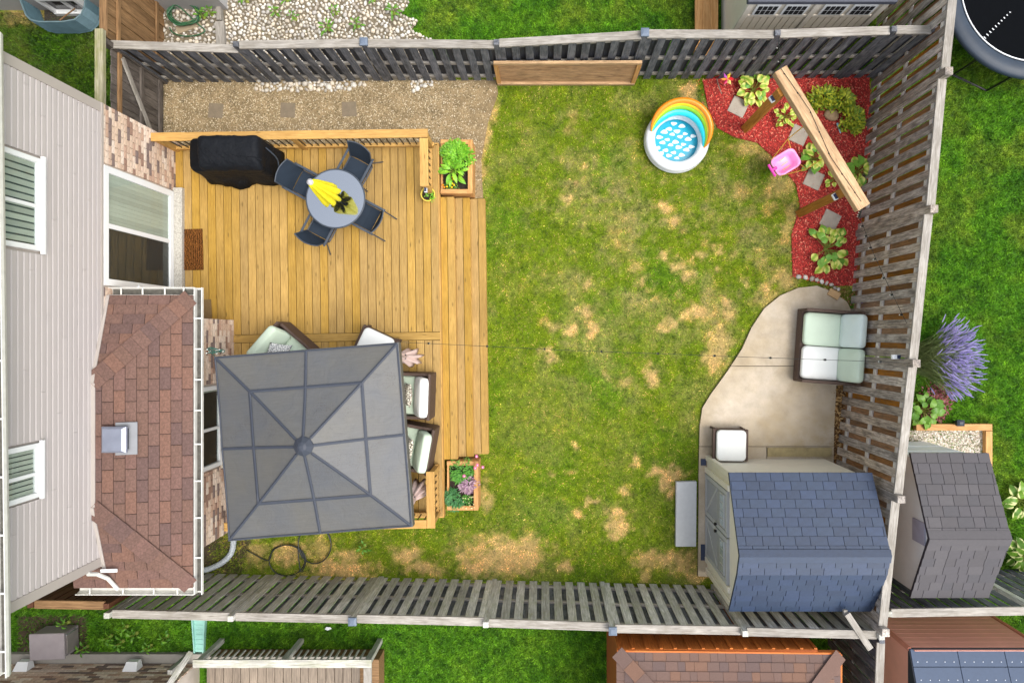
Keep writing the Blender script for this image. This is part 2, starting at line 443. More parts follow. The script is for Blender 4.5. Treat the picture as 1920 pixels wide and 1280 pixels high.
# ------------------------------------------------------------------ ground, lawn, beds
PATH = [(228, 152), (500, 150), (700, 152), (930, 150), (934, 175), (915, 230), (902, 300), (906, 372), (818, 372), (818, 310), (310, 310), (228, 240)]
STONES = [(312, -60), (755, -60), (748, -20), (768, 5), (752, 26), (784, 40), (770, 58), (812, 78), (806, 100), (842, 130), (850, 160), (640, 170), (480, 172), (300, 158)]
MULCH = [(1318, 152), (1350, 141), (1480, 141), (1630, 140), (1634, 250), (1622, 400), (1608, 535), (1560, 536), (1486, 518), (1484, 440), (1500, 385), (1492, 345), (1455, 300), (1420, 268), (1378, 258), (1345, 240), (1328, 205)]
PATIO = [(1598, 590), (1586, 566), (1560, 548), (1530, 536), (1495, 540), (1462, 554), (1432, 578), (1408, 614), (1390, 654), (1364, 694), (1332, 738), (1316, 764), (1311, 798), (1309, 900), (1308, 1078), (1345, 1080), (1400, 1070), (1560, 1000), (1561, 866), (1562, 800), (1566, 722), (1592, 716)]
DECKF = [(150, 236), (800, 262), (902, 362), (902, 850), (826, 862), (822, 984), (400, 1000), (390, 1070), (150, 1080)]
LITTER = [(1556, 716), (1600, 712), (1596, 880), (1552, 880)]
SOUTHSOIL = [(30, 1150), (160, 1150), (170, 1235), (30, 1235)]
N_LAWN = [(778, -200), (1700, -200), (1690, 140), (860, 150), (800, 70)]
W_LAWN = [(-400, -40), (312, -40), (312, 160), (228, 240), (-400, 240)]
DRY = [(1084, 339, 8, 8, 1), (1064, 370, 12, 7, .8), (1250, 386, 16, 9, 1), (1262, 412, 10, 11, 1), (1250, 480, 12, 9, .9), (1268, 495, 12, 10, .9), (1286, 516, 13, 17, 1), (1306, 585, 24, 14, 1),
 (1330, 592, 14, 10, .7), (1362, 565, 12, 14, 1), (1368, 592, 14, 14, .9), (1098, 585, 15, 14, 1), (1068, 615, 10, 9, 1), (1111, 621, 8, 12, .9), (1190, 500, 14, 9, .6), (1208, 526, 6, 6, .9), (1101, 535, 8, 9, .8),
 (1294, 487, 8, 7, .8), (1312, 478, 9, 8, .8), (1345, 470, 11, 6, .8), (1350, 510, 6, 6, .8), (1396, 530, 8, 8, .7), (1430, 540, 9, 9, .8), (1348, 628, 16, 16, .8), (1254, 603, 10, 14, .9), (1246, 618, 9, 7, .9),
 (1032, 667, 8, 9, 1), (1219, 708, 12, 20, 1), (1224, 700, 10, 8, 1), (1340, 672, 26, 26, .9), (1360, 640, 18, 14, .8), (1178, 712, 9, 10, .6), (1142, 705, 5, 6, .6), (1075, 840, 8, 8, 1), (1190, 865, 9, 9, .9), (1235, 885, 14, 13, 1),
 (1262, 885, 22, 12, 1), (1250, 905, 16, 16, 1), (1264, 920, 10, 9, 1), (1173, 914, 14, 9, .9), (1113, 940, 10, 8, 1), (1086, 961, 10, 8, 1), (1158, 962, 22, 14, 1), (1156, 985, 21, 18, 1), (1150, 1004, 10, 10, 1),
 (1034, 888, 9, 6, .6), (1075, 890, 10, 6, .5), (940, 1042, 78, 36, 1), (990, 1036, 34, 34, 1), (900, 1062, 50, 22, 1), (1064, 1064, 13, 12, 1), (1256, 1048, 58, 18, 1), (1215, 1058, 18, 14, .8), (1320, 1082, 44, 14, .9), (1206, 1082, 12, 10, .8),
 (760, 1040, 24, 18, 1), (792, 1064, 38, 16, 1), (640, 1066, 66, 18, 1), (545, 1042, 34, 26, 1), (600, 1030, 26, 24, .7), (655, 1040, 22, 14, .9), (480, 1040, 26, 20, .8), (1292, 166, 14, 11, 1), (1300, 186, 9, 9, .8), (1322, 230, 16, 30, .7),
 (1400, 276, 44, 12, .6), (1440, 292, 26, 14, .6), (1466, 350, 26, 26, .6), (1480, 420, 12, 40, .6), (1470, 520, 24, 22, .7), (1440, 560, 30, 14, .6), (1070, 218, 9, 9, .5), (1062, 240, 10, 10, .5), (1098, 308, 8, 7, .8), (980, 230, 12, 10, .4),
 (920, 190, 14, 40, .9), (906, 260, 14, 40, 1), (900, 310, 12, 24, 1), (890, 210, 26, 40, .9), (870, 180, 20, 30, .7), (1150, 440, 16, 12, .4), (1160, 455, 12, 10, .5), (1410, 400, 16, 10, .5), (1450, 390, 14, 16, .5), (1385, 360, 20, 12, .45),
 (913, 930, 10, 22, .8), (918, 905, 6, 12, .6), (1015, 660, 6, 7, .6), (1040, 610, 10, 10, .6), (1020, 600, 8, 6, .5), (1325, 455, 9, 8, .5), (1280, 440, 9, 7, .5), (1380, 480, 9, 8, .5), (1420, 470, 8, 8, .5), (1230, 560, 8, 7, .5), (1215, 540, 9, 6, .5),
 (60, 25, 50, 14, .8), (30, 40, 40, 10, .6)]

def ground_fields(X, Y):
    px = NX + X * F / H; py = NY - Y * F / H
    wx = px + 16 * (fbm(X, Y, .22, 5, 4) - .5) * 2; wy = py + 16 * (fbm(X, Y, .22, 9, 4) - .5) * 2; fuzz = (fbm(X, Y, .07, 15, 3) - .5) * 1.7
    dry = np.zeros_like(X)
    for (cx, cy, rx, ry, s) in DRY:
        d = np.sqrt(((wx - cx) / rx) ** 2 + ((wy - cy) / ry) ** 2) + fuzz
        dry = np.maximum(dry, s * np.clip((1.35 - d) / .85, 0, 1))
    own = inpoly(px, py, [(228, 145), (1640, 138), (1560, 880), (1540, 1110), (380, 1085), (380, 1000), (228, 240)])
    fade = np.clip((fbm(X, Y, .55, 21) - .47) * 4.2, 0, 1) * .75 + np.clip((fbm(X, Y, .16, 33, 3) - .56) * 5, 0, 1) * .55
    centre = np.clip(1.2 - np.hypot((px - 1270) / 330, (py - 470) / 300), 0, 1)
    top = np.clip(1.2 - np.hypot((px - 1120) / 300, (py - 260) / 200), 0, 1)
    fade = np.clip(fade * (.3 + .85 * centre + .3 * top), 0, 1) * own
    lush = np.where(own, np.clip((fbm(X, Y, 1.1, 41) - .5) * 3, -1, 1), 1.0)
    return px, py, dry, fade, own, lush
C_GREEN, C_LUSH, C_OLIVE = np.array([.195, .285, .012]), np.array([.092, .250, .010]), np.array([.42, .37, .125])
C_TAN, C_SOIL = np.array([.72, .48, .19]), np.array([.075, .055, .036])
def lawn_colour(dry, fade, own, lush, rnd, X, Y):
    wild = np.clip((fbm(X, Y, .7, 63) - .42) * 3, 0, .75)
    g = np.where(own[:, None], C_GREEN, C_LUSH) * (1 + .0 * lush[:, None])
    g = np.where((~own)[:, None], g + (np.array([.23, .27, .03]) - g) * (wild * np.where(Y < -4.5, .15, .6))[:, None], g)
    g = np.where((own & (lush > 0))[:, None], g + (C_LUSH * 1.05 - g) * (lush[:, None] * .55), g)
    g = g + (C_OLIVE - g) * np.clip(fade, 0, 1)[:, None]
    g = g + (C_TAN - g) * np.clip(dry, 0, 1)[:, None]
    return g * (.55 + .9 * rnd[:, None])

def colattr(me, cols):
    a = me.color_attributes.new('Col', 'FLOAT_COLOR', 'POINT')
    a.data.foreach_set('color', np.hstack([cols, np.ones((len(cols), 1))]).astype(np.float32).ravel())

def make_ground():
    xs = np.concatenate([[-400, -120, -50, -25, -16], np.arange(-12, 12.01, .07), [16, 25, 50, 120, 400]])
    ys = np.concatenate([[-400, -120, -50, -20, -12], np.arange(-7.6, 7.61, .07), [12, 20, 50, 120, 400]])
    gx, gy = np.meshgrid(xs, ys); X = gx.ravel(); Y = gy.ravel(); nx, ny = len(xs), len(ys)
    px, py, dry, fade, own, lush = ground_fields(X, Y)
    rs = np.random.RandomState(3)
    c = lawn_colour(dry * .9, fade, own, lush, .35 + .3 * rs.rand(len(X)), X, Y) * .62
    soil = inpoly(px, py, SOUTHSOIL) | (inpoly(px, py, [(380, 995), (470, 1005), (450, 1085), (380, 1085)]))
    c[soil] = C_SOIL * (.7 + .6 * rs.rand(soil.sum(), 1))
    z = (fbm(X, Y, .8, 77) - .5) * .03
    z[(np.abs(X) > 12) | (np.abs(Y) > 7.6)] = 0
    me = bpy.data.meshes.new('ground')
    i = np.arange((nx - 1) * (ny - 1)); r = i // (nx - 1); q = i % (nx - 1); a = r * nx + q
    quads = np.stack([a, a + 1, a + nx + 1, a + nx], 1)
    me.vertices.add(len(X)); me.vertices.foreach_set('co', np.stack([X, Y, z - .016], 1).astype(np.float32).ravel())
    me.loops.add(quads.size); me.loops.foreach_set('vertex_index', quads.ravel().astype(np.int32))
    me.polygons.add(len(quads)); me.polygons.foreach_set('loop_start', np.arange(0, quads.size, 4, dtype=np.int32))
    me.update(); me.validate()
    colattr(me, c)
    me.materials.append(attr_mat('lawn_soil', .95, 0, .35, 90, .1, .6, 120, .02))
    o = put('ground', me); o['kind'] = 'structure'; o['label'] = 'mown lawn ground with dry tan patches inside the fences'; o['category'] = 'ground'
make_ground()

def tri_soup(name, verts, cols, mat, label, cat):
    n = len(verts) // 3
    me = bpy.data.meshes.new(name)
    me.vertices.add(len(verts)); me.vertices.foreach_set('co', verts.astype(np.float32).ravel())
    me.loops.add(len(verts)); me.loops.foreach_set('vertex_index', np.arange(len(verts), dtype=np.int32))
    me.polygons.add(n); me.polygons.foreach_set('loop_start', np.arange(0, 3 * n, 3, dtype=np.int32))
    me.update()
    if cols is not None: colattr(me, cols)
    me.materials.append(mat)
    o = put(name, me); o['kind'] = 'stuff'; o['label'] = label; o['category'] = cat
    return o
m_grass = attr_mat('grass_blades', .6, .3, .1, 12, .3)
def make_grass():
    rs = np.random.RandomState(11)
    N = 1150000
    X = rs.uniform(-10.4, 9.2, N); Y = rs.uniform(-6.7, 6.5, N)
    px, py, dry, fade, own, lush = ground_fields(X, Y)
    sg_ = np.where((px > 700) & (px < 900) & (py < 140), 16, 5); j = rs.randn(N) * sg_; k = rs.randn(N) * sg_                         # ragged borders
    ax, ay = px + j, py + k
    bad = inpoly(ax, ay, PATIO) | inpoly(ax, ay, DECKF) | inpoly(ax, ay, LITTER)
    bad |= inpoly(ax, ay, MULCH) & (rs.rand(N) < .99)
    path = inpoly(ax, ay, PATH); bad |= path & (rs.rand(N) < np.clip(1.15 - np.clip((px - 780) / 130, 0, 1) * .75, .75, .985))
    bad |= inpoly(ax, ay, STONES) & (rs.rand(N) < .985)
    bad |= inpoly(ax, ay, SOUTHSOIL) & (rs.rand(N) < .8)
    bad |= (X < -6.65) & (Y < 3.5) & (Y > -3.45)
    bad |= (Y < -6.05) & (X < -6.4)
    bad |= (Y > 6.1) & (X < -5.5)
    keep = ~bad & ~((dry > .6) & (rs.rand(N) < .35) & own)
    X, Y, dry, fade, own, lush, px, py, path = [a[keep] for a in (X, Y, dry, fade, own, lush, px, py, path)]
    n = len(X)
    dry = np.where(path, 1.0, dry)
    rnd = rs.rand(n)
    straw = (rs.rand(n) < .07) & own
    c = lawn_colour(np.where(straw, .75, dry * (rs.rand(n) < .93)), fade * (rs.rand(n) * 1.3), own, lush, rnd, X, Y)
    k1 = (fbm(X, Y, .085, 101, 3) - .5) * 2; k2 = (fbm(X, Y, .3, 131, 2) - .5) * 2
    c *= np.clip(1 + .9 * k1 + .18 * k2, .4, 1.8)[:, None]
    c[:, 0] *= np.clip(1 + .3 * k1 + .2 * k2, .65, 1.45)
    wl = inpoly(NX + X * F / H, NY - Y * F / H, W_LAWN); c[wl] = c[wl] * .45 + np.array([.05, .045, .015]) * np.clip((fbm(X, Y, .5, 88) - .4) * 4, 0, 1)[wl][:, None]  # blades darkened for the shade between the houses, with bare brown patches
    hi = rs.rand(n) < .06; c[hi] *= 1.7                               # a few bright blades
    L = np.where(own, rs.uniform(.025, .06, n), rs.uniform(.035, .08, n)) * np.where(dry > .5, .95, 1)
    w = np.where(own, rs.uniform(.0035, .007, n), rs.uniform(.006, .013, n))
    th = rs.uniform(0, 2 * np.pi, n); el = np.clip(rs.normal(.75, .35, n), .12, 1.4)
    el = np.where(dry > .5, el * .45, el)
    dx, dy = np.cos(th), np.sin(th)
    z0 = (fbm(X, Y, .8, 77) - .5) * .03 - .018
    a = np.stack([X - dy * w, Y + dx * w, z0], 1); b = np.stack([X + dy * w, Y - dx * w, z0], 1)
    t = np.stack([X + dx * L * np.cos(el), Y + dy * L * np.cos(el), z0 + L * np.sin(el)], 1)
    vv = np.stack([a, b, t], 1).reshape(-1, 3)
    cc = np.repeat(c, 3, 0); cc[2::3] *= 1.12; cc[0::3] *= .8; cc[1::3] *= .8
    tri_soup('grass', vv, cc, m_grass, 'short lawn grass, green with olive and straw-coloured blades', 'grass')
make_grass()

def sheet(name, poly, z0, z1, mat, label, cat, kind='structure', zz=0.0):
    mb = MB().prism([tuple(P(a, b, zz)[:2]) for a, b in poly], z0, z1)
    o = mb.build(name, mat); o['kind'] = kind; o['label'] = label; o['category'] = cat
    return o
# --- gravel side path
m_pathbase = plain('gravel_base', (132, 114, 84), .95, namt=.4, nscale=5, bump=.7, bscale=70)
gp = sheet('gravel_path', PATH, -.05, .006, m_pathbase, 'tan pea gravel path between the deck rail and the dark fence', 'path')
def scatter(poly, n, seed, dens=None):
    rs = np.random.RandomState(seed); pts = np.array(poly); lo, hi = pts.min(0), pts.max(0)
    px = rs.uniform(lo[0], hi[0], n); py = rs.uniform(lo[1], hi[1], n); k = inpoly(px, py, poly)
    if dens is not None: k &= rs.rand(n) < dens(px, py)
    px, py = px[k], py[k]
    return np.stack([(px - NX) * H / F, (NY - py) * H / F], 1), rs
def octas(name, xy, rs, rmin, rmax, z, mat, flat=.6, parent=None, label=None, cat=None):
    n = len(xy); r = rs.uniform(rmin, rmax, n); th = rs.uniform(0, 6.283, n); el = rs.uniform(.7, 1.3, n)
    u = np.stack([np.cos(th), np.sin(th), 0 * th], 1) * (r * el)[:, None]; v = np.stack([-np.sin(th), np.cos(th), 0 * th], 1) * (r / el)[:, None]
    c = np.column_stack([xy, np.full(n, z)]); up = np.column_stack([0 * r, 0 * r, r * flat])
    p = [c + u, c + v, c - u, c - v, c + up + u * .1]
    f = [(0, 1, 4), (1, 2, 4), (2, 3, 4), (3, 0, 4)]
    V_ = np.stack(p, 1).reshape(-1, 3); F_ = (np.arange(n)[:, None, None] * 5 + np.array(f)[None]).reshape(-1, 3)
    me = bpy.data.meshes.new(name); me.vertices.add(len(V_)); me.vertices.foreach_set('co', V_.astype(np.float32).ravel())
    me.loops.add(F_.size); me.loops.foreach_set('vertex_index', F_.ravel().astype(np.int32))
    me.polygons.add(len(F_)); me.polygons.foreach_set('loop_start', np.arange(0, F_.size, 3, dtype=np.int32)); me.update()
    me.materials.append(mat); o = put(name, me, None, parent); o['kind'] = 'stuff'
    if label: o['label'] = label; o['category'] = cat
    return o
m_peb = palette('pea_gravel', [(164, 150, 122), (134, 118, 90), (196, 184, 160), (108, 94, 68), (152, 136, 106), (92, 82, 58), (178, 162, 130)], namt=.1, bump=0)
xy, rs = scatter(PATH, 42000, 5, lambda px, py: np.clip(1.2 - np.clip((px - 800) / 120, 0, 1) * .9, 0, 1))
octas('gravel', xy, rs, .007, .017, .004, m_peb, .8, None, 'loose tan pea gravel covering the side path', 'gravel')
# --- red mulch
m_mulchb = plain('mulch_base', (140, 46, 40), .95, namt=.4, nscale=14, bump=.8, bscale=50)
mb_ = sheet('mulch_bed', MULCH, -.05, .008, m_mulchb, 'red mulch planting bed in the fence corner', 'mulch bed')
m_chip = palette('red_bark_chip', [(216, 74, 66), (200, 62, 58), (226, 92, 76), (168, 52, 48), (220, 86, 76), (236, 150, 124), (206, 66, 60), (146, 56, 48)], namt=.1, bump=0)
def chips(name, poly, n, seed, lmin, lmax, wmin, wmax, mat, label, cat, z=.01, curl=.0):
    xy, rs = scatter(poly, n, seed); m = len(xy); L = rs.uniform(lmin, lmax, m) / 2; w = rs.uniform(wmin, wmax, m) / 2
    th = rs.uniform(0, 6.283, m); ti = rs.normal(0, .3, m); ro = rs.normal(0, .5, m)
    d = np.stack([np.cos(th) * np.cos(ti), np.sin(th) * np.cos(ti), np.sin(ti)], 1); s = np.stack([-np.sin(th) * np.cos(ro), np.cos(th) * np.cos(ro), np.sin(ro)], 1)
    c = np.column_stack([xy, z + rs.uniform(.0, .02, m)]); up = np.column_stack([0 * L, 0 * L, curl * L])
    a, b, e, g = c - d * L[:, None] + up, c + s * w[:, None], c + d * L[:, None] + up, c - s * w[:, None]
    k = c - d * L[:, None] * .0
    vv = np.stack([a, g, b, g, e, b], 1).reshape(-1, 3)
    V4 = np.stack([a, g, e, b], 1).reshape(-1, 3); F4 = np.arange(4 * m).reshape(-1, 4)
    me = bpy.data.meshes.new(name); me.vertices.add(len(V4)); me.vertices.foreach_set('co', V4.astype(np.float32).ravel())
    me.loops.add(F4.size); me.loops.foreach_set('vertex_index', F4.ravel().astype(np.int32))
    me.polygons.add(m); me.polygons.foreach_set('loop_start', np.arange(0, F4.size, 4, dtype=np.int32)); me.update()
    me.materials.append(mat); o = put(name, me); o['kind'] = 'stuff'; o['label'] = label; o['category'] = cat
chips('mulch', MULCH, 26000, 8, .02, .075, .007, .018, m_chip, 'shredded red bark mulch in the corner bed', 'mulch')
chips('spilled_mulch', [(1480 + (a - 1480) * 1.05 - 5, 320 + (b - 320) * 1.02) for a, b in MULCH if True], 2600, 18, .02, .06, .006, .014, m_chip, 'red bark chips spilled along the grass edge of the bed', 'mulch', .016)
# --- dead leaves beside the patio
m_dead = palette('dead_leaf', [(146, 112, 66), (112, 80, 46), (176, 142, 92), (88, 62, 38), (128, 94, 56), (190, 160, 112)], namt=.2, bump=0)
m_litb = plain('leaf_litter_base', (86, 66, 42), .95, namt=.4, nscale=18)
sheet('litter_strip', LITTER, -.05, .006, m_litb, 'brown soil strip between the patio and the fence', 'soil')
chips('dead_leaves', LITTER, 1500, 12, .03, .09, .02, .05, m_dead, 'curled brown dead leaves gathered along the fence foot', 'leaves', .012, .5)
chips('leaf_debris', [(1535, 540), (1600, 540), (1604, 590), (1575, 580), (1545, 572)], 420, 13, .02, .06, .01, .03, m_dead, 'brown bark and leaf debris beside the loveseat', 'debris', .012, .4)
# --- patio slab
t_ = NT('patio_concrete'); co_ = t_.n('ShaderNodeNewGeometry').outputs['Position']
n1 = t_.noise(co_, .9, 5, .6); n2 = t_.noise(co_, 5, 6, .7); n3 = t_.noise(co_, 120, 3)
c_ = t_.mix(t_.rng(n1, 0, 1, .38, .62), srgb(190, 178, 160), srgb(168, 153, 128))
sp_ = t_.n('ShaderNodeSeparateXYZ'); t_.l(co_, sp_.inputs[0])
stain = t_.math('MULTIPLY', t_.rng(n2, 0, 1, .42, .62), t_.math('MULTIPLY', t_.rng(sp_.outputs[0], 0, 1, 3.6, 5.2), t_.rng(sp_.outputs[1], 1, 0, -2.3, -.8)))
c_ = t_.mix(t_.math('MULTIPLY', stain, .65), c_, srgb(136, 118, 80))
c_ = t_.hsv(c_, v=t_.math('MULTIPLY', t_.rng(n2, .86, 1.12, .3, .7), t_.rng(n3, .85, 1.13, .3, .7)))
t_.bump(n3, .2, .003); m_patio = t_.done(c_, .85, .3)
def patio():
    # slab split at its control joints: each bay is a piece of its own
    base = [tuple(P(a, b)[:2]) for a, b in PATIO]
    o = MB().prism(base, -.06, .012).build('patio', plain('joint_shadow', (92, 84, 70), .95))
    o['kind'] = 'structure'; o['label'] = 'pale concrete patio with a curved edge beside the shed'; o['category'] = 'patio'
    ys = [P(0, 530)[1], P(0, 686)[1], P(0, 836)[1], P(0, 1090)[1]]
    for i in range(3):
        g = .006
        pg = clip(clip(base, (0, -1, ys[i] - g)), (0, 1, -ys[i + 1] - g))
        if i == 2:
            for lo, hi in ((-9, P(1436, 0)[0]),(P(1436, 0)[0], 9)):
                q = clip(clip(pg, (1, 0, -lo - g)), (-1, 0, hi - g))
                if len(q) > 2: MB().prism(q, -.05, .05).build('slab', m_patio, o)
        else: MB().prism(pg, -.05, .05).build('slab', m_patio, o)
    return o
patio()
kerb = MB().prism([tuple(P(a, b)[:2]) for a, b in [(1437, 838), (1556, 838), (1556, 854), (1437, 854)]], -.02, .085).build('concrete_footing', plain('mossy_concrete', (150, 136, 98), .9, namt=.25, nscale=9, bump=.4))
tag(kerb, 'mossy concrete footing strip along the blue-roofed shed wall', 'footing')
# --- river stones on the neighbour's side
def stone_mesh(seed, mat, sub=1):
    rnd = random.Random(seed); bm = bmesh.new(); bmesh.ops.create_icosphere(bm, subdivisions=sub, radius=1)
    ax = Vector((1.0, rnd.uniform(.68, .9), rnd.uniform(.5, .65)))
    ph = [rnd.uniform(0, 6) for _ in range(4)]
    for v in bm.verts:
        k = 1 + .1 * math.sin(v.co.x * 2.3 + ph[0]) + .08 * math.sin(v.co.y * 3.1 + ph[1]) + .06 * math.sin(v.co.z * 3.7 + ph[2])
        v.co = Vector((v.co.x * ax.x, v.co.y * ax.y, v.co.z * ax.z)) * k
    me = bpy.data.meshes.new('river_stone'); bm.to_mesh(me); bm.free(); me.materials.append(mat)
    me.polygons.foreach_set('use_smooth', [True] * len(me.polygons)); return me
m_riv = palette('river_stone', [(204, 199, 188), (186, 179, 166), (212, 208, 200), (164, 156, 144), (198, 187, 170), (208, 196, 176), (178, 173, 166)], rough=.75, namt=.12, nscale=20, bump=.2)
stone_ms = [stone_mesh(i, m_riv) for i in range(7)]
bed = sheet('stone_bed', STONES, -.05, .004, plain('stone_bed_soil', (112, 102, 84), .95, namt=.4, nscale=12), 'bed of pale rounded river stones behind the dark fence', 'stone bed')
def stones():
    rnd = random.Random(4); xs = [p[0] for p in STONES]; ys = [p[1] for p in STONES]
    cell = {}; pts = []
    for tries in range(60000):
        x = rnd.uniform(min(xs), max(xs)); y = rnd.uniform(-20, max(ys))
        if not inpoly(np.array([x]), np.array([y]), STONES)[0]: continue
        if x > 700 and rnd.random() < (x - 700) / 260: continue
        if (310 < x < 400 and y < 80 and rnd.random() < .7) or 405 < x < 424: continue
        if y > 100 and not (480 < x < 660 or 770 < x < 810) : continue
        r = rnd.choice([3.0, 3.4, 3.8, 4.4, 5.0, 5.6])
        k = (int(x // 12), int(y // 12)); ok = True
        for a in (-1, 0, 1):
            for b in (-1, 0, 1):
                for (qx, qy, qr) in cell.get((k[0] + a, k[1] + b), ()):
                    if (qx - x) ** 2 + (qy - y) ** 2 < ((qr + r) * .74) ** 2: ok = False
        if ok: cell.setdefault(k, []).append((x, y, r)); pts.append((x, y, r))
    pts.sort(key=lambda p: -p[2]); rest = MB()
    for i, (x, y, r) in enumerate(pts):
        c = P(x, y, 0); rr = r / 99.5
        me = stone_ms[i % 7]
        M = Matrix.Translation((c.x, c.y, rr * .35)) @ Matrix.Rotation(rnd.uniform(0, 6.28), 4, 'Z') @ Matrix.Rotation(rnd.uniform(-.2, .2), 4, 'X') @ Matrix.Scale(rr, 4)
        if i < 300: put('river_stone', me, M, bed)
        else: rest.add([M @ v.co for v in me.vertices], [tuple(p.vertices) for p in me.polygons])
    o = rest.build('small_river_stones', m_riv, bed, smooth=True, fix=False); o['kind'] = 'stuff'
stones()
# larger stones that spill under the fence onto the gravel path
for i, (x, y, r) in enumerate([(546, 158, 6), (557, 159, 6), (573, 157, 7), (583, 163, 8), (604, 160, 6), (617, 163, 8), (635, 164, 6), (664, 160, 7), (676, 158, 6), (684, 160, 5), (783, 167, 7), (797, 162, 6), (776, 171, 5), (786, 153, 5)]):
    c = P(x, y); o = put('rounded_stone', stone_ms[i % 7], Matrix.Translation((c.x, c.y, .02)) @ Matrix.Rotation(i * 1.7, 4, 'Z') @ Matrix.Scale(r / 99.5, 4))
    tag(o, 'pale rounded stone on the gravel at the foot of the dark fence', 'stone', 'stones along the dark fence foot')
# stepping stones
def slab_stone(name, corners, label, cat, group=None, z=.02, th=.045, mat=m_paver):
    pts = [P(a, b) for a, b in corners]
    return tag(MB().prism([tuple(p[:2]) for p in pts], z - .03, z + th - .02).build(name, mat, bevel=.006), label, cat, group)
def sq(cx, cy, s, a):
    return [(cx + s * math.cos(R(a + k)), cy + s * math.sin(R(a + k))) for k in (45, 135, 225, 315)]
for (x, y, a, lab) in ((405, 208, 4, 'square stepping stone in the gravel near the wooden gate'), (540, 207, 2, 'square stepping stone in the gravel, middle one of three'), (655, 205, -2, 'square stepping stone in the gravel, farthest of three from the gate')):
    slab_stone('stepping_stone', sq(x, y, 19.5, a), lab, 'paver', 'stepping stones in the gravel path', .0, .035, plain('brown_paver', (118, 106, 88), .9, namt=.15, nscale=14, bump=.5, bscale=160))
for (x, y, a, lab) in ((1384, 201, 26, 'square paver in red mulch beside the foot of the stained post'), (1497, 254, 24, 'square paver in red mulch under the middle of the wooden beam'), (1525, 337, 24, 'square paver in red mulch below the pink swing'), (1556, 413, 27, 'square paver in red mulch above the largest variegated hosta')):
    slab_stone('stepping_stone', sq(x, y, 22.5, a), lab, 'paver', 'pavers in the mulch bed', .02, .035)
slab_stone('loose_brick', [(1548, 552), (1555, 541), (1574, 551), (1567, 563)], 'tan loose brick lying at the end of the pebble edging', 'brick', None, .03, .08, plain('tan_brick', (190, 156, 112), .9))
slab_stone('door_step', [(1266, 901), (1304, 900), (1303, 1021), (1265, 1021)], 'long pale grey plank step on the lawn before the shed doors', 'step', None, .04, .09, plain('grey_plank', (186, 188, 188), .7, namt=.06, nscale=12))
for i, (x, y, r) in enumerate([(1497, 519, 6), (1509, 520, 6), (1521, 523, 6), (1530, 525, 5), (1540, 528, 5.5), (1549, 531, 5), (1558, 534, 5), (1564, 540, 4.5), (1571, 543, 4.5)]):
    c = P(x, y); tag(put('edging_stone', stone_ms[(i * 3) % 7], Matrix.Translation((c.x, c.y, .03)) @ Matrix.Rotation(i * 2.1, 4, 'Z') @ Matrix.Scale(r / 99.5, 4)),
        'small tan pebble in the row edging the red mulch', 'stone', 'pebble row edging the mulch')
c = P(1558, 217); m_bould = plain('boulder', (152, 128, 98), .85, namt=.2, nscale=12, bump=.4)
tag(put('boulder', stone_mesh(31, m_bould, 3), Matrix.Translation((c.x, c.y, .05)) @ Matrix.Rotation(-.4, 4, 'Z') @ Matrix.Scale(.145, 4)), 'round brown boulder in red mulch beside the golden shrubs', 'boulder')
# ------------------------------------------------------------------ the house
ZD = .56                                       # deck level
WX, WN, WS = -6.65, 3.50, -3.45                # east wall plane, north and south ends
BX, BN = -5.60, .29                            # bump-out wall plane, its north end
EAVE = 2.45
house = thing('house', 'two storey house with grey siding over brick and a low red-brown shingle roof', 'house', (WX - 2, 0, 0))
core = MB().bb(-12, WX - .10, WS + .02, WN - .02, -.05, 4.72)
wall = core.build('wall', m_mortar, house)
# siding: overlapping boards, bottom edge proud
Z0 = 2.66
sw = MB().bb(WX - .10, WX - .03, WS, WN, Z0, 4.72).build('siding_wall', m_trim, house)
def lap(y0, y1, z, h=.103):
    prof = [(-.03, z), (.004, z), (.008, z + .006), (.002, z + h * .62), (-.008, z + h * .72), (-.016, z + h), (-.03, z + h)]
    MB().rings([[V(WX + x, y, zz) for x, zz in prof] for y in (y0, y1)]).build('siding_board', m_siding, sw)
k_, zz_ = 0, Z0
while zz_ < 4.70:
    ya_ = WS + .14; cuts = [WS + .14 + ((k_ * 2.37) % 3.4) + .3, WN - .14]
    cuts = [c for c in cuts if c < WN - .14] + ([cuts[0] + 3.66] if cuts[0] + 3.66 < WN - .14 else []) + [WN - .14]
    for yb_ in cuts:
        segs = [(ya_, yb_)]
        for (h0, h1, hz) in ((1.08, 2.37, 3.85), (-2.14, -1.37, 3.87)):
            if zz_ + .103 > hz + .01:
                segs = [s for (a, b) in segs for s in ((a, min(b, h0)), (max(a, h1), b)) if s[1] - s[0] > .02] if True else segs
        for (a, b) in segs: lap(a, b - .003, zz_)
        ya_ = yb_
    zz_ += .103; k_ += 1
for y in (WS + .07, WN - .07):
    MB().bb(WX - .06, WX + .012, y - .07, y + .07, Z0 - .02, 4.72).build('corner_board', m_trim, house, bevel=.004)
MB().bb(WX - .06, WX + .02, WS, WN, Z0 - .05, Z0 - .001).build('starter_strip', m_trim, house)
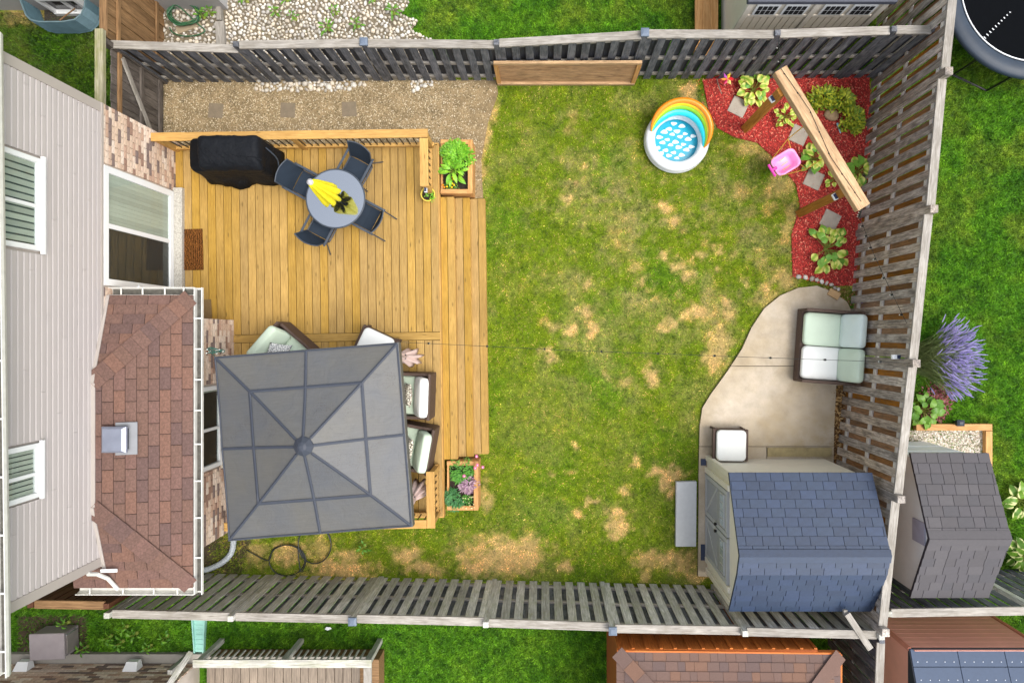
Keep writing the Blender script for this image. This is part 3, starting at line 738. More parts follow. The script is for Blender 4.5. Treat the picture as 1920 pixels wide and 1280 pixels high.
# brick: north part of the main wall and the bump-out
bw = MB().bb(WX - .10, WX - .02, BN - .2, WN, .1, Z0 - .05).build('brick_wall', m_mortar, house)
nb = tile('brick', bw, [(WX - .02, BN, .3), (WX - .02, WN, .3), (WX - .02, WN, Z0 - .06), (WX - .02, BN, Z0 - .06)], (0, 1, 0), (0, 0, 1), .0775, .21, m_brick, th=.026, gap=.010, thj=.005, stagger=.5,
     holes=[(.74 - BN, 2.62 - BN, .0, 2.60 - .3)], limit=290)
bump = MB().bb(WX - .05, BX - .02, WS - .02, BN, -.05, EAVE - .02).build('bump_out_wall', m_mortar, house)
tile('brick', bump, [(BX - .02, WS - .02, .1), (BX - .02, BN, .1), (BX - .02, BN, EAVE - .1), (BX - .02, WS - .02, EAVE - .1)], (0, 1, 0), (0, 0, 1), .0775, .21, m_brick, th=.026, gap=.010, thj=.005, stagger=.5,
     holes=[(-2.26 - WS + .02, -.80 - WS + .02, 1.0 - .1, 2.4)], limit=290, stuff_name='brickwork')
def slider(name, y0, y1, z0, z1, x, split, fr, blind=(), dark=(), handle=None, vert=False):
    """window or door in an east wall: white frame, two panes, blinds behind"""
    w = MB().bb(x - .02, x + .03, y0, y1, z1 - fr, z1).bb(x - .02, x + .03, y0, y1, z0, z0 + fr).bb(x - .02, x + .03, y0, y0 + fr, z0 + fr, z1 - fr).bb(x - .02, x + .03, y1 - fr, y1, z0 + fr, z1 - fr) \
        .build(name, m_white, house)
    MB().bb(x - .01, x + .022, split - fr * .35, split + fr * .35, z0 + fr, z1 - fr).build('sash', m_white, w)
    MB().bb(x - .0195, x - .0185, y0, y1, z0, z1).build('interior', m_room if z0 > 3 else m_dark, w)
    for a, b in ((y0 + fr, split - fr * .35), (split + fr * .35, y1 - fr)):
        MB().bb(x - .004, x + .0, a, b, z0 + fr, z1 - fr).build('pane', m_glass, w)
    for (a, b, n, duty) in blind:
        for i in range(n):
            yy = a + (b - a) * (i + .5) / n; hw = (b - a) / n * duty / 2
            o = MB().bb(x - .0015, x + .0015, -hw, hw, 0, z1 - z0 - 2 * fr - .02)
            for v_ in o.v: v_.x += (v_.y / hw) * .004 - .011; v_.y += yy; v_.z += z0 + fr + .01
            o.build('blind_slat', m_blind, w, fix=False)
    for (a, b) in dark: MB().bb(x - .010, x - .008, a, b, z0 + fr, z1 - fr).build('screen', m_screen, w)
    return w
w1 = slider('window', 1.12, 2.33, 3.89, 4.70, WX - .01, 1.70, .065, blind=[(1.20, 2.28, 12, .72)])
MB().bb(WX - .0, WX + .05, 1.08, 2.37, 3.85, 3.888).build('sill', m_white, w1)
w2 = slider('window', -2.11, -1.40, 3.91, 4.66, WX - .01, -1.80, .065, blind=[(-2.05, -1.46, 9, .8)])
MB().bb(WX, WX + .05, -2.14, -1.37, 3.87, 3.908).build('sill', m_white, w2)
dr = slider('patio_door', .77, 2.58, .66, 2.60, WX + .0, 1.68, .10, blind=[(1.72, 2.48, 12, .94)], dark=[(.85, 1.65)])
MB().bb(WX + .02, WX + .05, .79, .83, 1.55, 1.75).build('handle', m_white, dr, bevel=.006)
w3 = slider('window', -2.22, -.84, 1.06, 2.36, BX - .0, -1.56, .07, blind=[(-.95, -.91, 1, .6)], dark=[])
MB().bb(BX - .0, BX + .07, -2.28, -.80, 1.0, 1.058).build('sill', plain('stone_sill', (196, 188, 172), .85), w3)
MB().bb(WX + .0, WX + .17, .70, 2.66, .35, ZD + .09).build('door_sill', m_agg, house, bevel=.006)
# lower hip roof over the bump-out
RO, RN, RS = -5.34, .62, -3.82
ZE, ZT = 2.49, 2.86
NW, NE_, SE_, HN, HS = V(WX, RN, ZE), V(RO, RN, ZE), V(RO, RS, ZE), V(WX, RN - 1.31, ZT), V(WX, RS + 1.31, ZT)
SW_ = V(-7.15, RS, ZE)
roof = MB().add([NW, NE_, SE_, HS, HN, V(WX, RS, ZE), SW_, V(-7.15, WS - .01, ZE + .10), V(WX, WS - .01, ZE + .10),
                 NW - V(0, 0, .03), NE_ - V(0, 0, .03), SE_ - V(0, 0, .03), V(WX, RS, ZE - .03)],
                [(0, 1, 4), (1, 2, 3, 4), (2, 5, 3), (5, 6, 7, 8), (9, 12, 11, 10)]).build('lower_roof', m_tar, house, fix=False)
sl = math.atan2(ZT - ZE, 1.31)
up_e = V(-math.cos(sl), 0, math.sin(sl)); up_n = V(0, -math.cos(sl), math.sin(sl)); up_s = V(0, math.cos(sl), math.sin(sl))
tile('shingle', roof, [NE_, HN, HS, SE_], (0, 1, 0), up_e, .153, .335, m_shingle, th=.018, th_top=.003, gap=.009, gapv=.003, stagger=.5, limit=260, lift=.004)
tile('shingle', roof, [NW, HN, NE_], (-1, 0, 0), up_n, .153, .335, m_shingle, th=.018, th_top=.003, gap=.009, gapv=.003, stagger=.5, limit=100, lift=.004)
tile('shingle', roof, [SE_, HS, V(WX, RS, ZE)], (1, 0, 0), up_s, .153, .335, m_shingle, th=.018, th_top=.003, gap=.009, gapv=.003, stagger=.5, limit=100, lift=.004)
tile('shingle', roof, [V(WX, RS, ZE), V(WX, WS - .01, ZE + .10), V(-7.15, WS - .01, ZE + .10), SW_], (1, 0, 0), up_s, .153, .335, m_shingle, th=.018, th_top=.003, gap=.009, gapv=.003, limit=40, lift=.004)
for a, b in ((NE_, HN), (SE_, HS)):             # hip caps
    d = b - a; L = d.length; n = 11; nn = (V(0, 0, 1) - d.normalized() * d.normalized().z)
    for i in range(n):
        p, q = a + d * (.02 + .98 * i / n), a + d * min(1, .02 + .98 * (i + 1.12) / n)
        board('hip_shingle', p + V(0, 0, .024), q + V(0, 0, .016), .27, .010, m_shingle, roof)
board('flashing', V(WX + .03, HN.y, ZT + .01), V(WX + .03, HS.y, ZT + .01), .06, .02, m_trim, house)
for a, b in ((NW, HN), (V(WX, RS + .3, ZE + .08), HS)):
    board('flashing', V(WX + .025, a.y, a.z + .03), V(WX + .025, b.y, b.z + .03), .05, .02, m_trim, house)
# gutters
def gutter(a, b, out, brs, dirt=True, w=.125, name='gutter'):
    a, b, out = Vector(a), Vector(b), Vector(out); d = (b - a).normalized(); g = MB()
    prof = [(0, .02), (0, -.10), (w * .75, -.10), (w, -.03), (w, .02), (w - .012, .02), (w - .012, -.03), (w * .72, -.088), (.012, -.088), (.012, .02)]
    rg = [[p + out * x + V(0, 0, z) for x, z in prof] for p in (a, b)]
    g.rings(rg); o = g.build(name, m_gutter, house)
    if dirt:
        mb = MB(); mb.beam(a + out * (w * .42) + V(0, 0, -.074) + d * .03, b + out * (w * .42) + V(0, 0, -.074) - d * .03, w * .66, .02); mb.build('silt', m_dirt, o)
    for s in brs:
        p = a + (b - a) * s; MB().beam(p + out * .002 + V(0, 0, .006), p + out * (w - .004) + V(0, 0, .006), .022, .010).build('bracket', m_gutter, o)
    return o
gutter((RO, RS - .12, ZE - .03), (RO, RN + .12, ZE - .03), (1, 0, 0), [.12, .25, .37, .49, .6, .7, .8, .9])
gutter((WX, RN, ZE - .03), (RO - .002, RN, ZE - .03), (0, 1, 0), [.15, .4, .66, .88])
gutter((-7.15, RS, ZE - .03), (RO - .002, RS, ZE - .03), (0, -1, 0), [.12, .4, .66, .86], dirt=False)
# upper eave: gutter and a strip of the main roof
ga, gb = V(-6.50, -4.05, 4.80), V(-6.60, 3.62, 4.80)
gutter(ga, gb, (1, 0, 0), [.04, .13, .22, .31, .40, .49, .6, .7, .8, .9])
ur = MB().add([ga + V(-.01, 0, .01), gb + V(-.01, 0, .01), V(-9, 3.62, 5.9), V(-9, -4.05, 5.9), ga + V(-.01, 0, -.09), gb + V(-.01, 0, -.09), V(-9, 3.62, 4.7), V(-9, -4.05, 4.7)],
         [(0, 1, 2, 3), (4, 7, 6, 5), (0, 3, 7, 4), (1, 5, 6, 2), (0, 4, 5, 1)]).build('upper_roof', m_tar, house)
s2 = math.atan2(1.1, 2.45)
tile('shingle', ur, [ga + V(-.01, 0, .012), gb + V(-.01, 0, .012), V(-7.6, 3.62, 5.3), V(-7.6, -4.05, 5.26)], (0, 1, 0), V(-math.cos(s2), 0, math.sin(s2)), .153, .335, m_shingle, th=.018, th_top=.003, gap=.009, gapv=.003, limit=200, lift=.004)
MB().bb(-6.9, WX - .03, WS - .55, WN + .1, 4.70, 4.715).build('soffit', m_white, house)
# downspout elbow that drops on the lower roof
MB().tube([V(-6.64, -3.46, 2.95), V(-6.62, -3.52, 2.78), V(-6.56, -3.64, 2.62), V(-6.47, -3.84, 2.52)], .03, 8).build('downspout', m_gutter, house)
board('flashing', V(-6.62, -3.50, 2.70), V(-6.38, -3.50, 2.68), .05, .015, m_white, house)
# roof vent
vz = ZT - .05
rv = thing('roof_vent', 'square grey metal vent on the low red-brown roof', 'vent', P(222, 822, 2.8))
c = P(222, 822, 2.95)
fl = MB().bb(c.x - .11, c.x + .18, c.y - .24, c.y + .24, 0, .006).build('flange', plain('flange_metal', (122, 124, 128), .5, .4, .3), rv)
fl.matrix_basis = Matrix.Translation((.11, 0, -.015)) @ Matrix.Rotation(sl, 4, 'Y')
m_vent = plain('vent_metal', (136, 142, 158), .4, .5, .4)
MB().bb(-.14, .14, -.15, .15, -.09, .07).build('collar', plain('dark_vent_metal', (52, 54, 64), .5, .5, .3), rv, local=True)
MB().rings([[(-.18, -.19, .07), (.18, -.19, .07), (.18, .19, .07), (-.18, .19, .07)], [(-.18, -.19, .11), (.18, -.19, .11), (.18, .19, .11), (-.18, .19, .11)], [(-.15, -.16, .14), (.13, -.16, .14), (.13, .16, .14), (-.15, .16, .14)]]).build('hood', m_vent, rv, local=True)
# corrugated drain hose from the downspout
def corr(path, r, name, mat, parent=None, ribs=.018):
    pts = []; 
    for i in range(len(path) - 1):
        a, b = Vector(path[i]), Vector(path[i + 1]); n = max(2, int((b - a).length / ribs))
        pts += [a + (b - a) * k / n for k in range(n)]
    pts.append(Vector(path[-1]))
    return MB().tube(pts, [r * (1.0 if k % 2 else .88) for k in range(len(pts))], 12).build(name, mat, parent, smooth=False)
def smooth_path(pts, n=8):
    pts = [Vector(p) for p in pts]; out = []
    for i in range(len(pts) - 1):
        p0, p1, p2, p3 = pts[max(0, i - 1)], pts[i], pts[i + 1], pts[min(len(pts) - 1, i + 2)]
        for k in range(n):
            t = k / n
            out.append(.5 * ((2 * p1) + (p2 - p0) * t + (2 * p0 - 5 * p1 + 4 * p2 - p3) * t * t + (3 * p1 - p0 - 3 * p2 + p3) * t ** 3))
    return out + [pts[-1]]
dh = corr(smooth_path([P(370, 1070, .09), P(392, 1066, .07), P(418, 1053, .06), P(434, 1035, .06), P(438, 1012, .06)], 5), .055, 'drain_hose', plain('grey_corrugated_plastic', (178, 186, 192), .45, .4))
tag(dh, 'pale grey corrugated drain hose curving from the house corner', 'hose')
# ------------------------------------------------------------------ fences
def fence(name, label, pts, tops, inside, front, back, rail, cap, pitch=.235, bw=.142, z0=.03, capped=True, postw=.09, knob=(), group='yard fences', rails=(.12, .5, .93), cap_w=.135, skip=(), postm=None, capz=0.0, ptop=.06):
    """board-on-board fence: posts, rails, boards on both faces in turn, flat cap. pts: ground XY; inside: side the yard is on"""
    f = thing(name, label, 'fence', (pts[0][0], pts[0][1], 0), group=group)
    rnd = random.Random(len(label))
    for i in range(len(pts) - 1):
        a, b = V(pts[i][0], pts[i][1], 0), V(pts[i + 1][0], pts[i + 1][1], 0); d = (b - a); L = d.length; d.normalize()
        n = V(-d.y, d.x, 0)
        if n.dot(V(inside[0], inside[1], 0)) < 0: n = -n
        ta, tb = tops[i]
        zt = lambda s: ta + (tb - ta) * s / L
        for rz in rails:
            board('rail', a + V(0, 0, ta * rz), b + V(0, 0, tb * rz), .04, .085, rail, f)
        k = 0; s = pitch * .3
        while s < L - bw * .4:
            p = a + d * s; jz = rnd.uniform(-.006, .006); tilt = d * rnd.uniform(-.006, .006)
            if i not in skip:
                board('board', p + n * .030 + V(0, 0, z0 + rnd.uniform(0, .02)), p + n * .030 + tilt + V(0, 0, zt(s) - .012 + min(0, jz)), bw, .018, front, f, up=n)
            q = a + d * (s + pitch / 2)
            if s + pitch / 2 < L - bw * .3:
                board('board', q - n * .030 + V(0, 0, z0 + .01), q - n * .030 + tilt + V(0, 0, zt(s) - .012), bw, .018, back, f, up=n)
            s += pitch; k += 1
        if capped:
            board('cap', a + d * (postw * .5) + V(0, 0, ta + .008 + capz), b - d * (postw * .5) + V(0, 0, tb + .008 + capz), cap_w, .036, cap, f)
    for i, p in enumerate(pts):
        t = max(tops[min(i, len(tops) - 1)][0] if i < len(tops) else 0, tops[i - 1][1] if i > 0 else 0)
        po = board('post', V(p[0], p[1], -.03), V(p[0], p[1], t + ptop), postw, postw, postm or front, f, up=(inside[0], inside[1], 0))
        if i in knob:
            MB().rings([[(p[0] + sx * .065, p[1] + sy * .065, t + ptop - .01) for sx, sy in ((-1, -1), (1, -1), (1, 1), (-1, 1))], [(p[0] + sx * .065, p[1] + sy * .065, t + ptop + .025) for sx, sy in ((-1, -1), (1, -1), (1, 1), (-1, 1))],
                        [(p[0] + sx * .03, p[1] + sy * .03, t + ptop + .04) for sx, sy in ((-1, -1), (1, -1), (1, 1), (-1, 1))]]).build('post_cap', plain('blue_grey_cap', (96, 108, 124), .5), po)
    return f
def gx(px, y=None): return (px - NX) * H / F
def gxz(px, z): return (px - NX) * (H - z) / F
YN = 4.83
north = fence('wooden_fence', 'dark weathered board fence behind the gravel path and lawn', [(-7.18, 4.80), (gxz(447, 1.55), 4.80), (gxz(684, 1.6), YN), (gxz(931, 1.62), YN), (gxz(1208, 1.87), 4.86), (gxz(1458, 1.9), 4.87), (gxz(1672, 1.95), 4.88), (6.22, 4.88)],
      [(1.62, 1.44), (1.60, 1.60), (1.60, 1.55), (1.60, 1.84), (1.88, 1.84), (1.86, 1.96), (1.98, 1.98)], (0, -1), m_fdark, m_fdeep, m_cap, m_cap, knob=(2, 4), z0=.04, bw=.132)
def fe(y, d=0): return 6.19 - (4.85 - y) * .0912 + d
ysE = [6.9, 4.00, 1.93, -.42, -2.52, -4.62]
east = fence('wooden_fence', 'brown-grey board fence beside the mulch bed and patio', [(fe(y), y) for y in ysE], [(2.52, 2.46), (2.40, 2.40), (2.36, 2.30), (2.30, 2.22), (2.16, 2.12)], (-1, 0), m_fbrown, m_fback, m_rlight, m_cap, pitch=.238, postw=.12, z0=.02, ptop=.13)
def fs(x): return -4.62 - (x + .8) * .024
xsS = [-7.0, -5.02, gxz(664, 1.85), gxz(912, 1.85), gxz(1147, 1.9), gxz(1394, 1.95), 5.36]
south = fence('wooden_fence', 'grey lichen-covered board fence behind the blue-roofed shed and dry grass', [(x, fs(x)) for x in xsS], [(1.86, 1.86), (1.85, 1.84), (1.82, 1.82), (1.86, 1.90), (1.96, 1.92), (1.96, 1.96)], (0, 1), m_fgrey, m_fdark, m_cap, m_cap, pitch=.222, knob=(2, 4), ptop=.1)
fence('side_fence', 'short red-brown board fence between the house corner and south fence', [(-8.3, -4.34), (-7.07, -4.36)], [(1.80, 1.80)], (0, 1), m_fred, m_fred, m_gatebrown, m_gatebrown, pitch=.16, bw=.142)
fence('side_fence', 'grey fence with open gaps running away beyond the orange shed', [(5.40, -4.86), (5.32, -6.9)], [(1.92, 1.92)], (-1, 0), m_fdark, m_fgrey, m_cap, m_cap, pitch=.2)
fence('side_fence', 'grey fence beyond the slate-roofed shed', [(5.55, -4.46), (7.95, -4.42), (10.5, -4.40)], [(1.86, 1.86), (1.86, 1.86)], (0, -1), m_fgrey, m_fdark, m_cap, m_cap, pitch=.2)
# plywood panel on the north fence
pp = thing('plywood_panel', 'framed weathered plywood panel standing against the dark fence', 'panel', (gx(1060), 4.74, 0))
xa, xb = gx(936), gx(1186)
MB().bb(xa, xb, 4.755, 4.77, .05, 1.02).build('sheet', m_ply, pp)
for z in (.05, 1.02): board('frame_rail', V(xa - .03, 4.735, z), V(xb + .03, 4.735, z + (.02 if z > .5 else 0)), .05, .075, m_beam, pp)
for x in (xa, xb): board('frame_stile', V(x, 4.738, .085), V(x, 4.738, .98), .075, .036, m_cedar, pp, up=(0, -1, 0))
# gate beside the house, with its overhead beam
g = thing('wooden_gate', 'grey side gate with Z brace between house and dark fence', 'gate', (-7.14, 4.1, 0))
GX = -7.13
yb = [3.36 + i * .148 for i in range(10)]
for y in yb: board('board', V(GX - .02, y, .05), V(GX - .02, y, 1.62 + random.uniform(-.02, .02)), .14, .018, m_gate, g, up=(1, 0, 0))
for z in (.2, .78, 1.42): board('rail', V(GX + .01, 3.29, z), V(GX + .01, 4.74, z), .09, .036, m_gatebrown if z > 1 else m_gate, g, up=(1, 0, 0))
board('brace', V(GX + .03, 3.36, .24), V(GX + .03, 4.68, 1.38), .09, .03, m_cap, g, up=(1, 0, 0))
for y in (3.26, 4.78): board('post', V(GX, y, -.03), V(GX, y, 1.86), .09, .09, m_gate, g, up=(1, 0, 0))
board('lintel', V(GX, 3.2, 1.91), V(GX, 4.92, 1.91), .13, .09, m_moss, g)
# brown panel gate on the neighbour's side
g2 = thing('wooden_gate', 'brown wooden gate of overlapping boards beside the river stones', 'gate', (-7.15, 5.6, 0))
for i in range(13):
    y = 4.96 + i * .13
    board('board', V(-7.16 + (.02 if i % 2 else 0), y, .03), V(-7.16 + (.02 if i % 2 else 0), y, 1.74), .135, .018, m_gatebrown, g2, up=(1, 0, 0))
for z in (.3, 1.45): board('rail', V(-7.12, 4.9, z), V(-7.12, 6.6, z), .08, .036, m_gatebrown, g2, up=(1, 0, 0))
board('cap', V(-7.16, 4.88, 1.78), V(-7.16, 6.6, 1.78), .12, .04, m_gatebrown, g2)
for y in (4.93, 6.6): board('post', V(-7.19, y, -.03), V(-7.19, y, 1.75), .09, .09, m_gatebrown, g2, up=(1, 0, 0))
# ------------------------------------------------------------------ deck, stairs, railings
AD = .0143
deck = thing('wooden_deck', 'golden stained wooden deck with three wide steps to the lawn', 'deck', (0, 0, 0), AD)
def dk(name, a, b, w, t, mat=m_deck, up=(0, 0, 1), par=None): return board(name, a, b, w, t, mat, par or deck, up, local=True)
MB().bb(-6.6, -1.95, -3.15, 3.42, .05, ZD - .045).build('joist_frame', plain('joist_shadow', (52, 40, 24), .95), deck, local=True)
pitch = .1435
for i in range(33):
    x = -1.942 - i * pitch
    ylo = .107 if x > BX - .05 else .107
    dk('deck_board', V(x, ylo, ZD - .018), V(x, 3.47, ZD - .018), .1345, .034)
    if x > BX + .02:
        dk('deck_board', V(x, -3.22, ZD - .018), V(x, -.047, ZD - .018), .1345, .034)
dk('border_board', V(BX + .0, .03, ZD - .017), V(-1.872, .03, ZD - .017), .139, .036)
dk('fascia', V(-1.862, -3.24, ZD - .10), V(-1.862, 3.5, ZD - .10), .19, .025, m_rail, (1, 0, 0))
dk('fascia', V(-5.6, -3.235, ZD - .12), V(-1.85, -3.235, ZD - .12), .22, .025, m_rail, (0, -1, 0))
dk('fascia', V(-6.6, 3.50, ZD - .12), V(-1.85, 3.50, ZD - .12), .22, .025, m_rail, (0, 1, 0))
for k, (x0, z) in enumerate(((-1.872, .42), (-1.602, .28), (-1.335, .14))):
    ya, yb_ = (2.56 + .008 * k, -2.22 + .02 * k)
    for j in range(2):
        x = x0 + .068 + j * .1365
        dk('tread', V(x, yb_, z - .017), V(x, ya, z - .017), .1285, .036, m_deck)
    dk('riser', V(x0 + .262, yb_ + .01, z - .10), V(x0 + .262, ya - .01, z - .10), .13, .02, m_rail, (1, 0, 0))
    for yy in (ya - .012, yb_ + .012): dk('stringer', V(x0 + .0, yy, z / 2 - .03), V(x0 + .25, yy, z / 2 - .03), z - .02, .03, m_rail, (0, 1, 0))
def railing(label, runs, posts, solar=()):
    r = thing('deck_railing', label, 'railing', (runs[0][0][0], runs[0][0][1], ZD), 0)
    L = lambda p, z: (Matrix.Rotation(AD, 4, 'Z') @ V(p[0], p[1], z))
    zc = 1.33
    for (a, b, side) in runs:
        A, B = L(a, 0), L(b, 0); d = (B - A); n = d.length; d.normalize()
        MBd = frame(d)
        board('cap_rail', A + V(0, 0, zc), B + V(0, 0, zc), .142, .036, m_rail, r)
        board('top_rail', A + V(0, 0, zc - .06), B + V(0, 0, zc - .06), .036, .08, m_rail, r)
        board('bottom_rail', A + V(0, 0, ZD + .085), B + V(0, 0, ZD + .085), .06, .085, m_rail, r)
        s = .07
        while s < n - .04:
            p = A + d * s
            board('baluster', p + V(0, 0, ZD + .1), p + V(0, 0, zc - .04), .019, .019, m_black, r, up=d); s += .1165
    for p in posts:
        q = L(p, 0); board('post', q + V(0, 0, ZD - .01), q + V(0, 0, zc - .019), .088, .088, m_rail, r, up=(1, 0, 0))
    for p in solar:
        q = L(p, zc - .12); MB().box(q, (.05, .09, .07)).build('solar_light', m_solarw, r, bevel=.006); MB().box(q + V(0, .0, .038), (.04, .07, .006)).build('solar_panel', m_solarp, r)
    return r
railing('golden wooden deck railing with black balusters beside the gravel path and planter', [((-6.60, 3.455), (-1.915, 3.455), 1), ((-1.985, 3.37), (-1.985, 2.56), 1)], [(-6.56, 3.455), (-4.25, 3.455), (-1.985, 3.455), (-1.985, 2.60)], [(-1.985, 2.525)])
railing('golden wooden deck railing around the corner beside the flower planter', [((-1.955, -2.26), (-1.955, -3.215), 1), ((-5.45, -3.145), (-2.03, -3.145), 1)], [(-1.955, -2.33), (-1.955, -3.145), (-3.7, -3.145), (-5.4, -3.145)])
# ------------------------------------------------------------------ planters
soil = plain('planter_soil', (46, 36, 30), .95, namt=.5, nscale=24, bump=.8, bscale=60)
def planter(label, x0, x1, y0, y1, zt):
    p = thing('planter_box', label, 'planter', ((x0 + x1) / 2, (y0 + y1) / 2, 0), 0)
    MB().bb(x0 + .04, x1 - .04, y0 + .04, y1 - .04, 0, zt - .08).build('soil', soil, p)
    for z in (zt * .25, zt * .75):
        h = zt * .49
        board('side_board', V(x0, y0 + .018, z), V(x1 - .037, y0 + .018, z), h, .036, m_cedar, p, up=(0, -1, 0)); board('side_board', V(x0, y1 - .018, z), V(x1 - .037, y1 - .018, z), h, .036, m_cedar, p, up=(0, 1, 0))
        board('side_board', V(x1 - .018, y0, z), V(x1 - .018, y1, z), h, .036, m_cedar, p, up=(1, 0, 0)); board('side_board', V(x0 + .018, y0 + .037, z), V(x0 + .018, y1 - .037, z), h, .036, m_cedar, p, up=(-1, 0, 0))
    board('cap_board', V(x1 - .042, y0, zt + .012), V(x1 - .042, y1, zt + .012), .085, .03, m_cedar, p)
    for y in (y0 + .04, y1 - .04): board('cap_board', V(x0, y, zt + .012), V(x1 - .086, y, zt + .012), .08, .03, m_cedar, p)
    return p
a, b = P(826, 262, .5), P(886, 363, .5)
PL1 = planter('cedar planter box with leafy greens and marigolds beside the steps', a.x, b.x, b.y, a.y, .48)
a, b = P(838, 864, .45), P(897, 956, .45)
PL2 = planter('cedar planter box with pink and purple flowers at the deck corner', a.x, b.x, b.y, a.y, .44)
# ------------------------------------------------------------------ plants: helpers
def leaf_mesh(name, L, W, mat, droop=.25, n=5, fold=.15, tipf=1.0):
    me = bpy.data.meshes.new(name); vv = []; ff = []
    for i in range(n + 1):
        t = i / n; w = W * math.sin(math.pi * min(1, t * .93 + .07)) ** (.75) * (1 - .25 * t) * .55
        z = L * (.35 * t - (droop + .35) * t * t); x = L * t * (1 - .12 * t)
        vv += [(x, -w, z + w * fold), (x, 0, z), (x, w, z + w * fold)]
    for i in range(n):
        for k in (0, 1): ff.append((i * 3 + k, i * 3 + k + 1, i * 3 + k + 4, i * 3 + k + 3))
    me.from_pydata(vv, [], ff); me.materials.append(mat); me.polygons.foreach_set('use_smooth', [True] * len(ff)); return me
def hosta(label, c, n, rad, meshes, seed, group='hostas in the mulch bed', name='hosta', el=(15, 70), size=(.75, 1.2), z=.02, stem=None, sides=None):
    rnd = random.Random(seed); h = thing(name, label, 'plant', (c.x, c.y, z), group=group)
    MB().lathe([(.03, -.02), (.035, .02), (.01, .06)], (0, 0, 0), 7).build('crown', stem or m_hstem, h, local=True)
    for i in range(n):
        az = 2 * math.pi * (i * .382 + rnd.uniform(-.06, .06))
        if sides is not None: az = R(rnd.uniform(*sides[i % len(sides)]))
        r = rad * (.25 + .75 * ((i + .5) / n) ** .7) * rnd.uniform(.85, 1.1); e = R(rnd.uniform(*el)) * (1 - .3 * i / n)
        base = V(math.cos(az) * r * .62, math.sin(az) * r * .62, .05 + .16 * (1 - i / n) + rnd.uniform(0, .05))
        s = rnd.uniform(*size)
        M = TR((c.x, c.y, z)) @ Matrix.Translation(base) @ Matrix.Rotation(az + rnd.uniform(-.5, .5), 4, 'Z') @ Matrix.Rotation(-e * .35, 4, 'Y') @ Matrix.Rotation(rnd.uniform(-.4, .4), 4, 'X') @ Matrix.Scale(s, 4)
        lf = put('leaf', rnd.choice(meshes), M, h)
        MB().tube([V(c.x, c.y, z + .03), V(c.x + base.x * .5, c.y + base.y * .5, z + base.z * .75), V(c.x, c.y, z) + base], .004, 4).build('stalk', m_hstem, lf)
    return h
m_hstem = leafmat('pale_stem', (168, 176, 84), (136, 156, 66), .5, .1)
m_host = leafmat('hosta_leaf', (168, 196, 52), (124, 172, 54), .42, .25, ((226, 224, 120), .008, .045))
m_hostg = leafmat('green_hosta_leaf', (96, 154, 58), (130, 178, 66), .42, .2)
hm = [leaf_mesh('hosta_leaf', .17, .15, m_host, .3), leaf_mesh('hosta_leaf', .15, .12, m_host, .15), leaf_mesh('hosta_leaf', .18, .13, m_hostg, .35)]
def foliage(name, parent, c, rad, h, n, L, W, mat, seed, flat=.5, z=0.0, tuft=False):
    """many small leaves spread through a low mound, ONE part (leaves too small to pick apart)"""
    rnd = random.Random(seed); mb = MB(); cl = [(rnd.uniform(-.6, .6) * rad, rnd.uniform(-.6, .6) * rad, rnd.uniform(.35, .6) * rad) for _ in range(9)]
    for i in range(n):
        k = cl[i % 9]; u = rnd.uniform(0, 6.283); r = k[2] * math.sqrt(rnd.random())
        x, y = k[0] + r * math.cos(u), k[1] + r * math.sin(u); q = math.hypot(x, y) / rad
        if q > 1: continue
        zz = h * (1 - q * q * .75) * rnd.uniform(.35, 1.0)
        az = math.atan2(y, x) + rnd.uniform(-1.4, 1.4); el = rnd.uniform(-.2, .9); l = L * rnd.uniform(.6, 1.25); w = W * rnd.uniform(.7, 1.2)
        d = V(math.cos(az) * math.cos(el), math.sin(az) * math.cos(el), math.sin(el)); s = V(-math.sin(az), math.cos(az), 0) * w * .5
        p = V(c.x + x, c.y + y, z + zz)
        mb.add([p, p + d * l * .45 + s, p + d * l, p + d * l * .45 - s], [(0, 1, 2, 3)])
    o = mb.build(name, mat, parent, fix=False); o['kind'] = 'stuff'; return o
def bush(name, label, c, rad, h, n, L, W, mat, seed, z=0.0, group=None, stemm=None, cat='plant'):
    b_ = thing(name, label, cat, (c.x, c.y, z), group=group)
    rnd = random.Random(seed); mb = MB()
    for i in range(7):
        a_ = i * .9; mb.tube([V(c.x, c.y, z - .01), V(c.x + math.cos(a_) * rad * .3, c.y + math.sin(a_) * rad * .3, z + h * .4), V(c.x + math.cos(a_) * rad * .6, c.y + math.sin(a_) * rad * .6, z + h * .6)], .005, 4)
    mb.build('stems', stemm or m_twig, b_)
    foliage('foliage', b_, c, rad, h, n, L, W, mat, seed, z=z)
    return b_
m_twig = plain('twig', (88, 66, 42), .8)
def blooms(parent, pts, r, mat, eye=None, name='flower', petals=8):
    for q in pts:
        mb = MB(); n = petals * 2; ring = []
        for k in range(n):
            rr = r * (1 if k % 2 else .72); ring.append(q + V(rr * math.cos(6.283 * k / n), rr * math.sin(6.283 * k / n), .004 * (k % 2)))
        mb.rings([[p - V(0, 0, .006) for p in ring], ring, [q + (p - q) * .45 + V(0, 0, .012) for p in ring]])
        f = mb.build(name, mat, parent)
        if eye: MB().lathe([(r * .35, 0), (r * .25, .008), (.001, .01)], q + V(0, 0, .012), 8).build('eye', eye, f)
        MB().tube([q - V(0, 0, .005), q - V(.01, .005, .16)], .003, 4).build('stem', m_hstem, f)
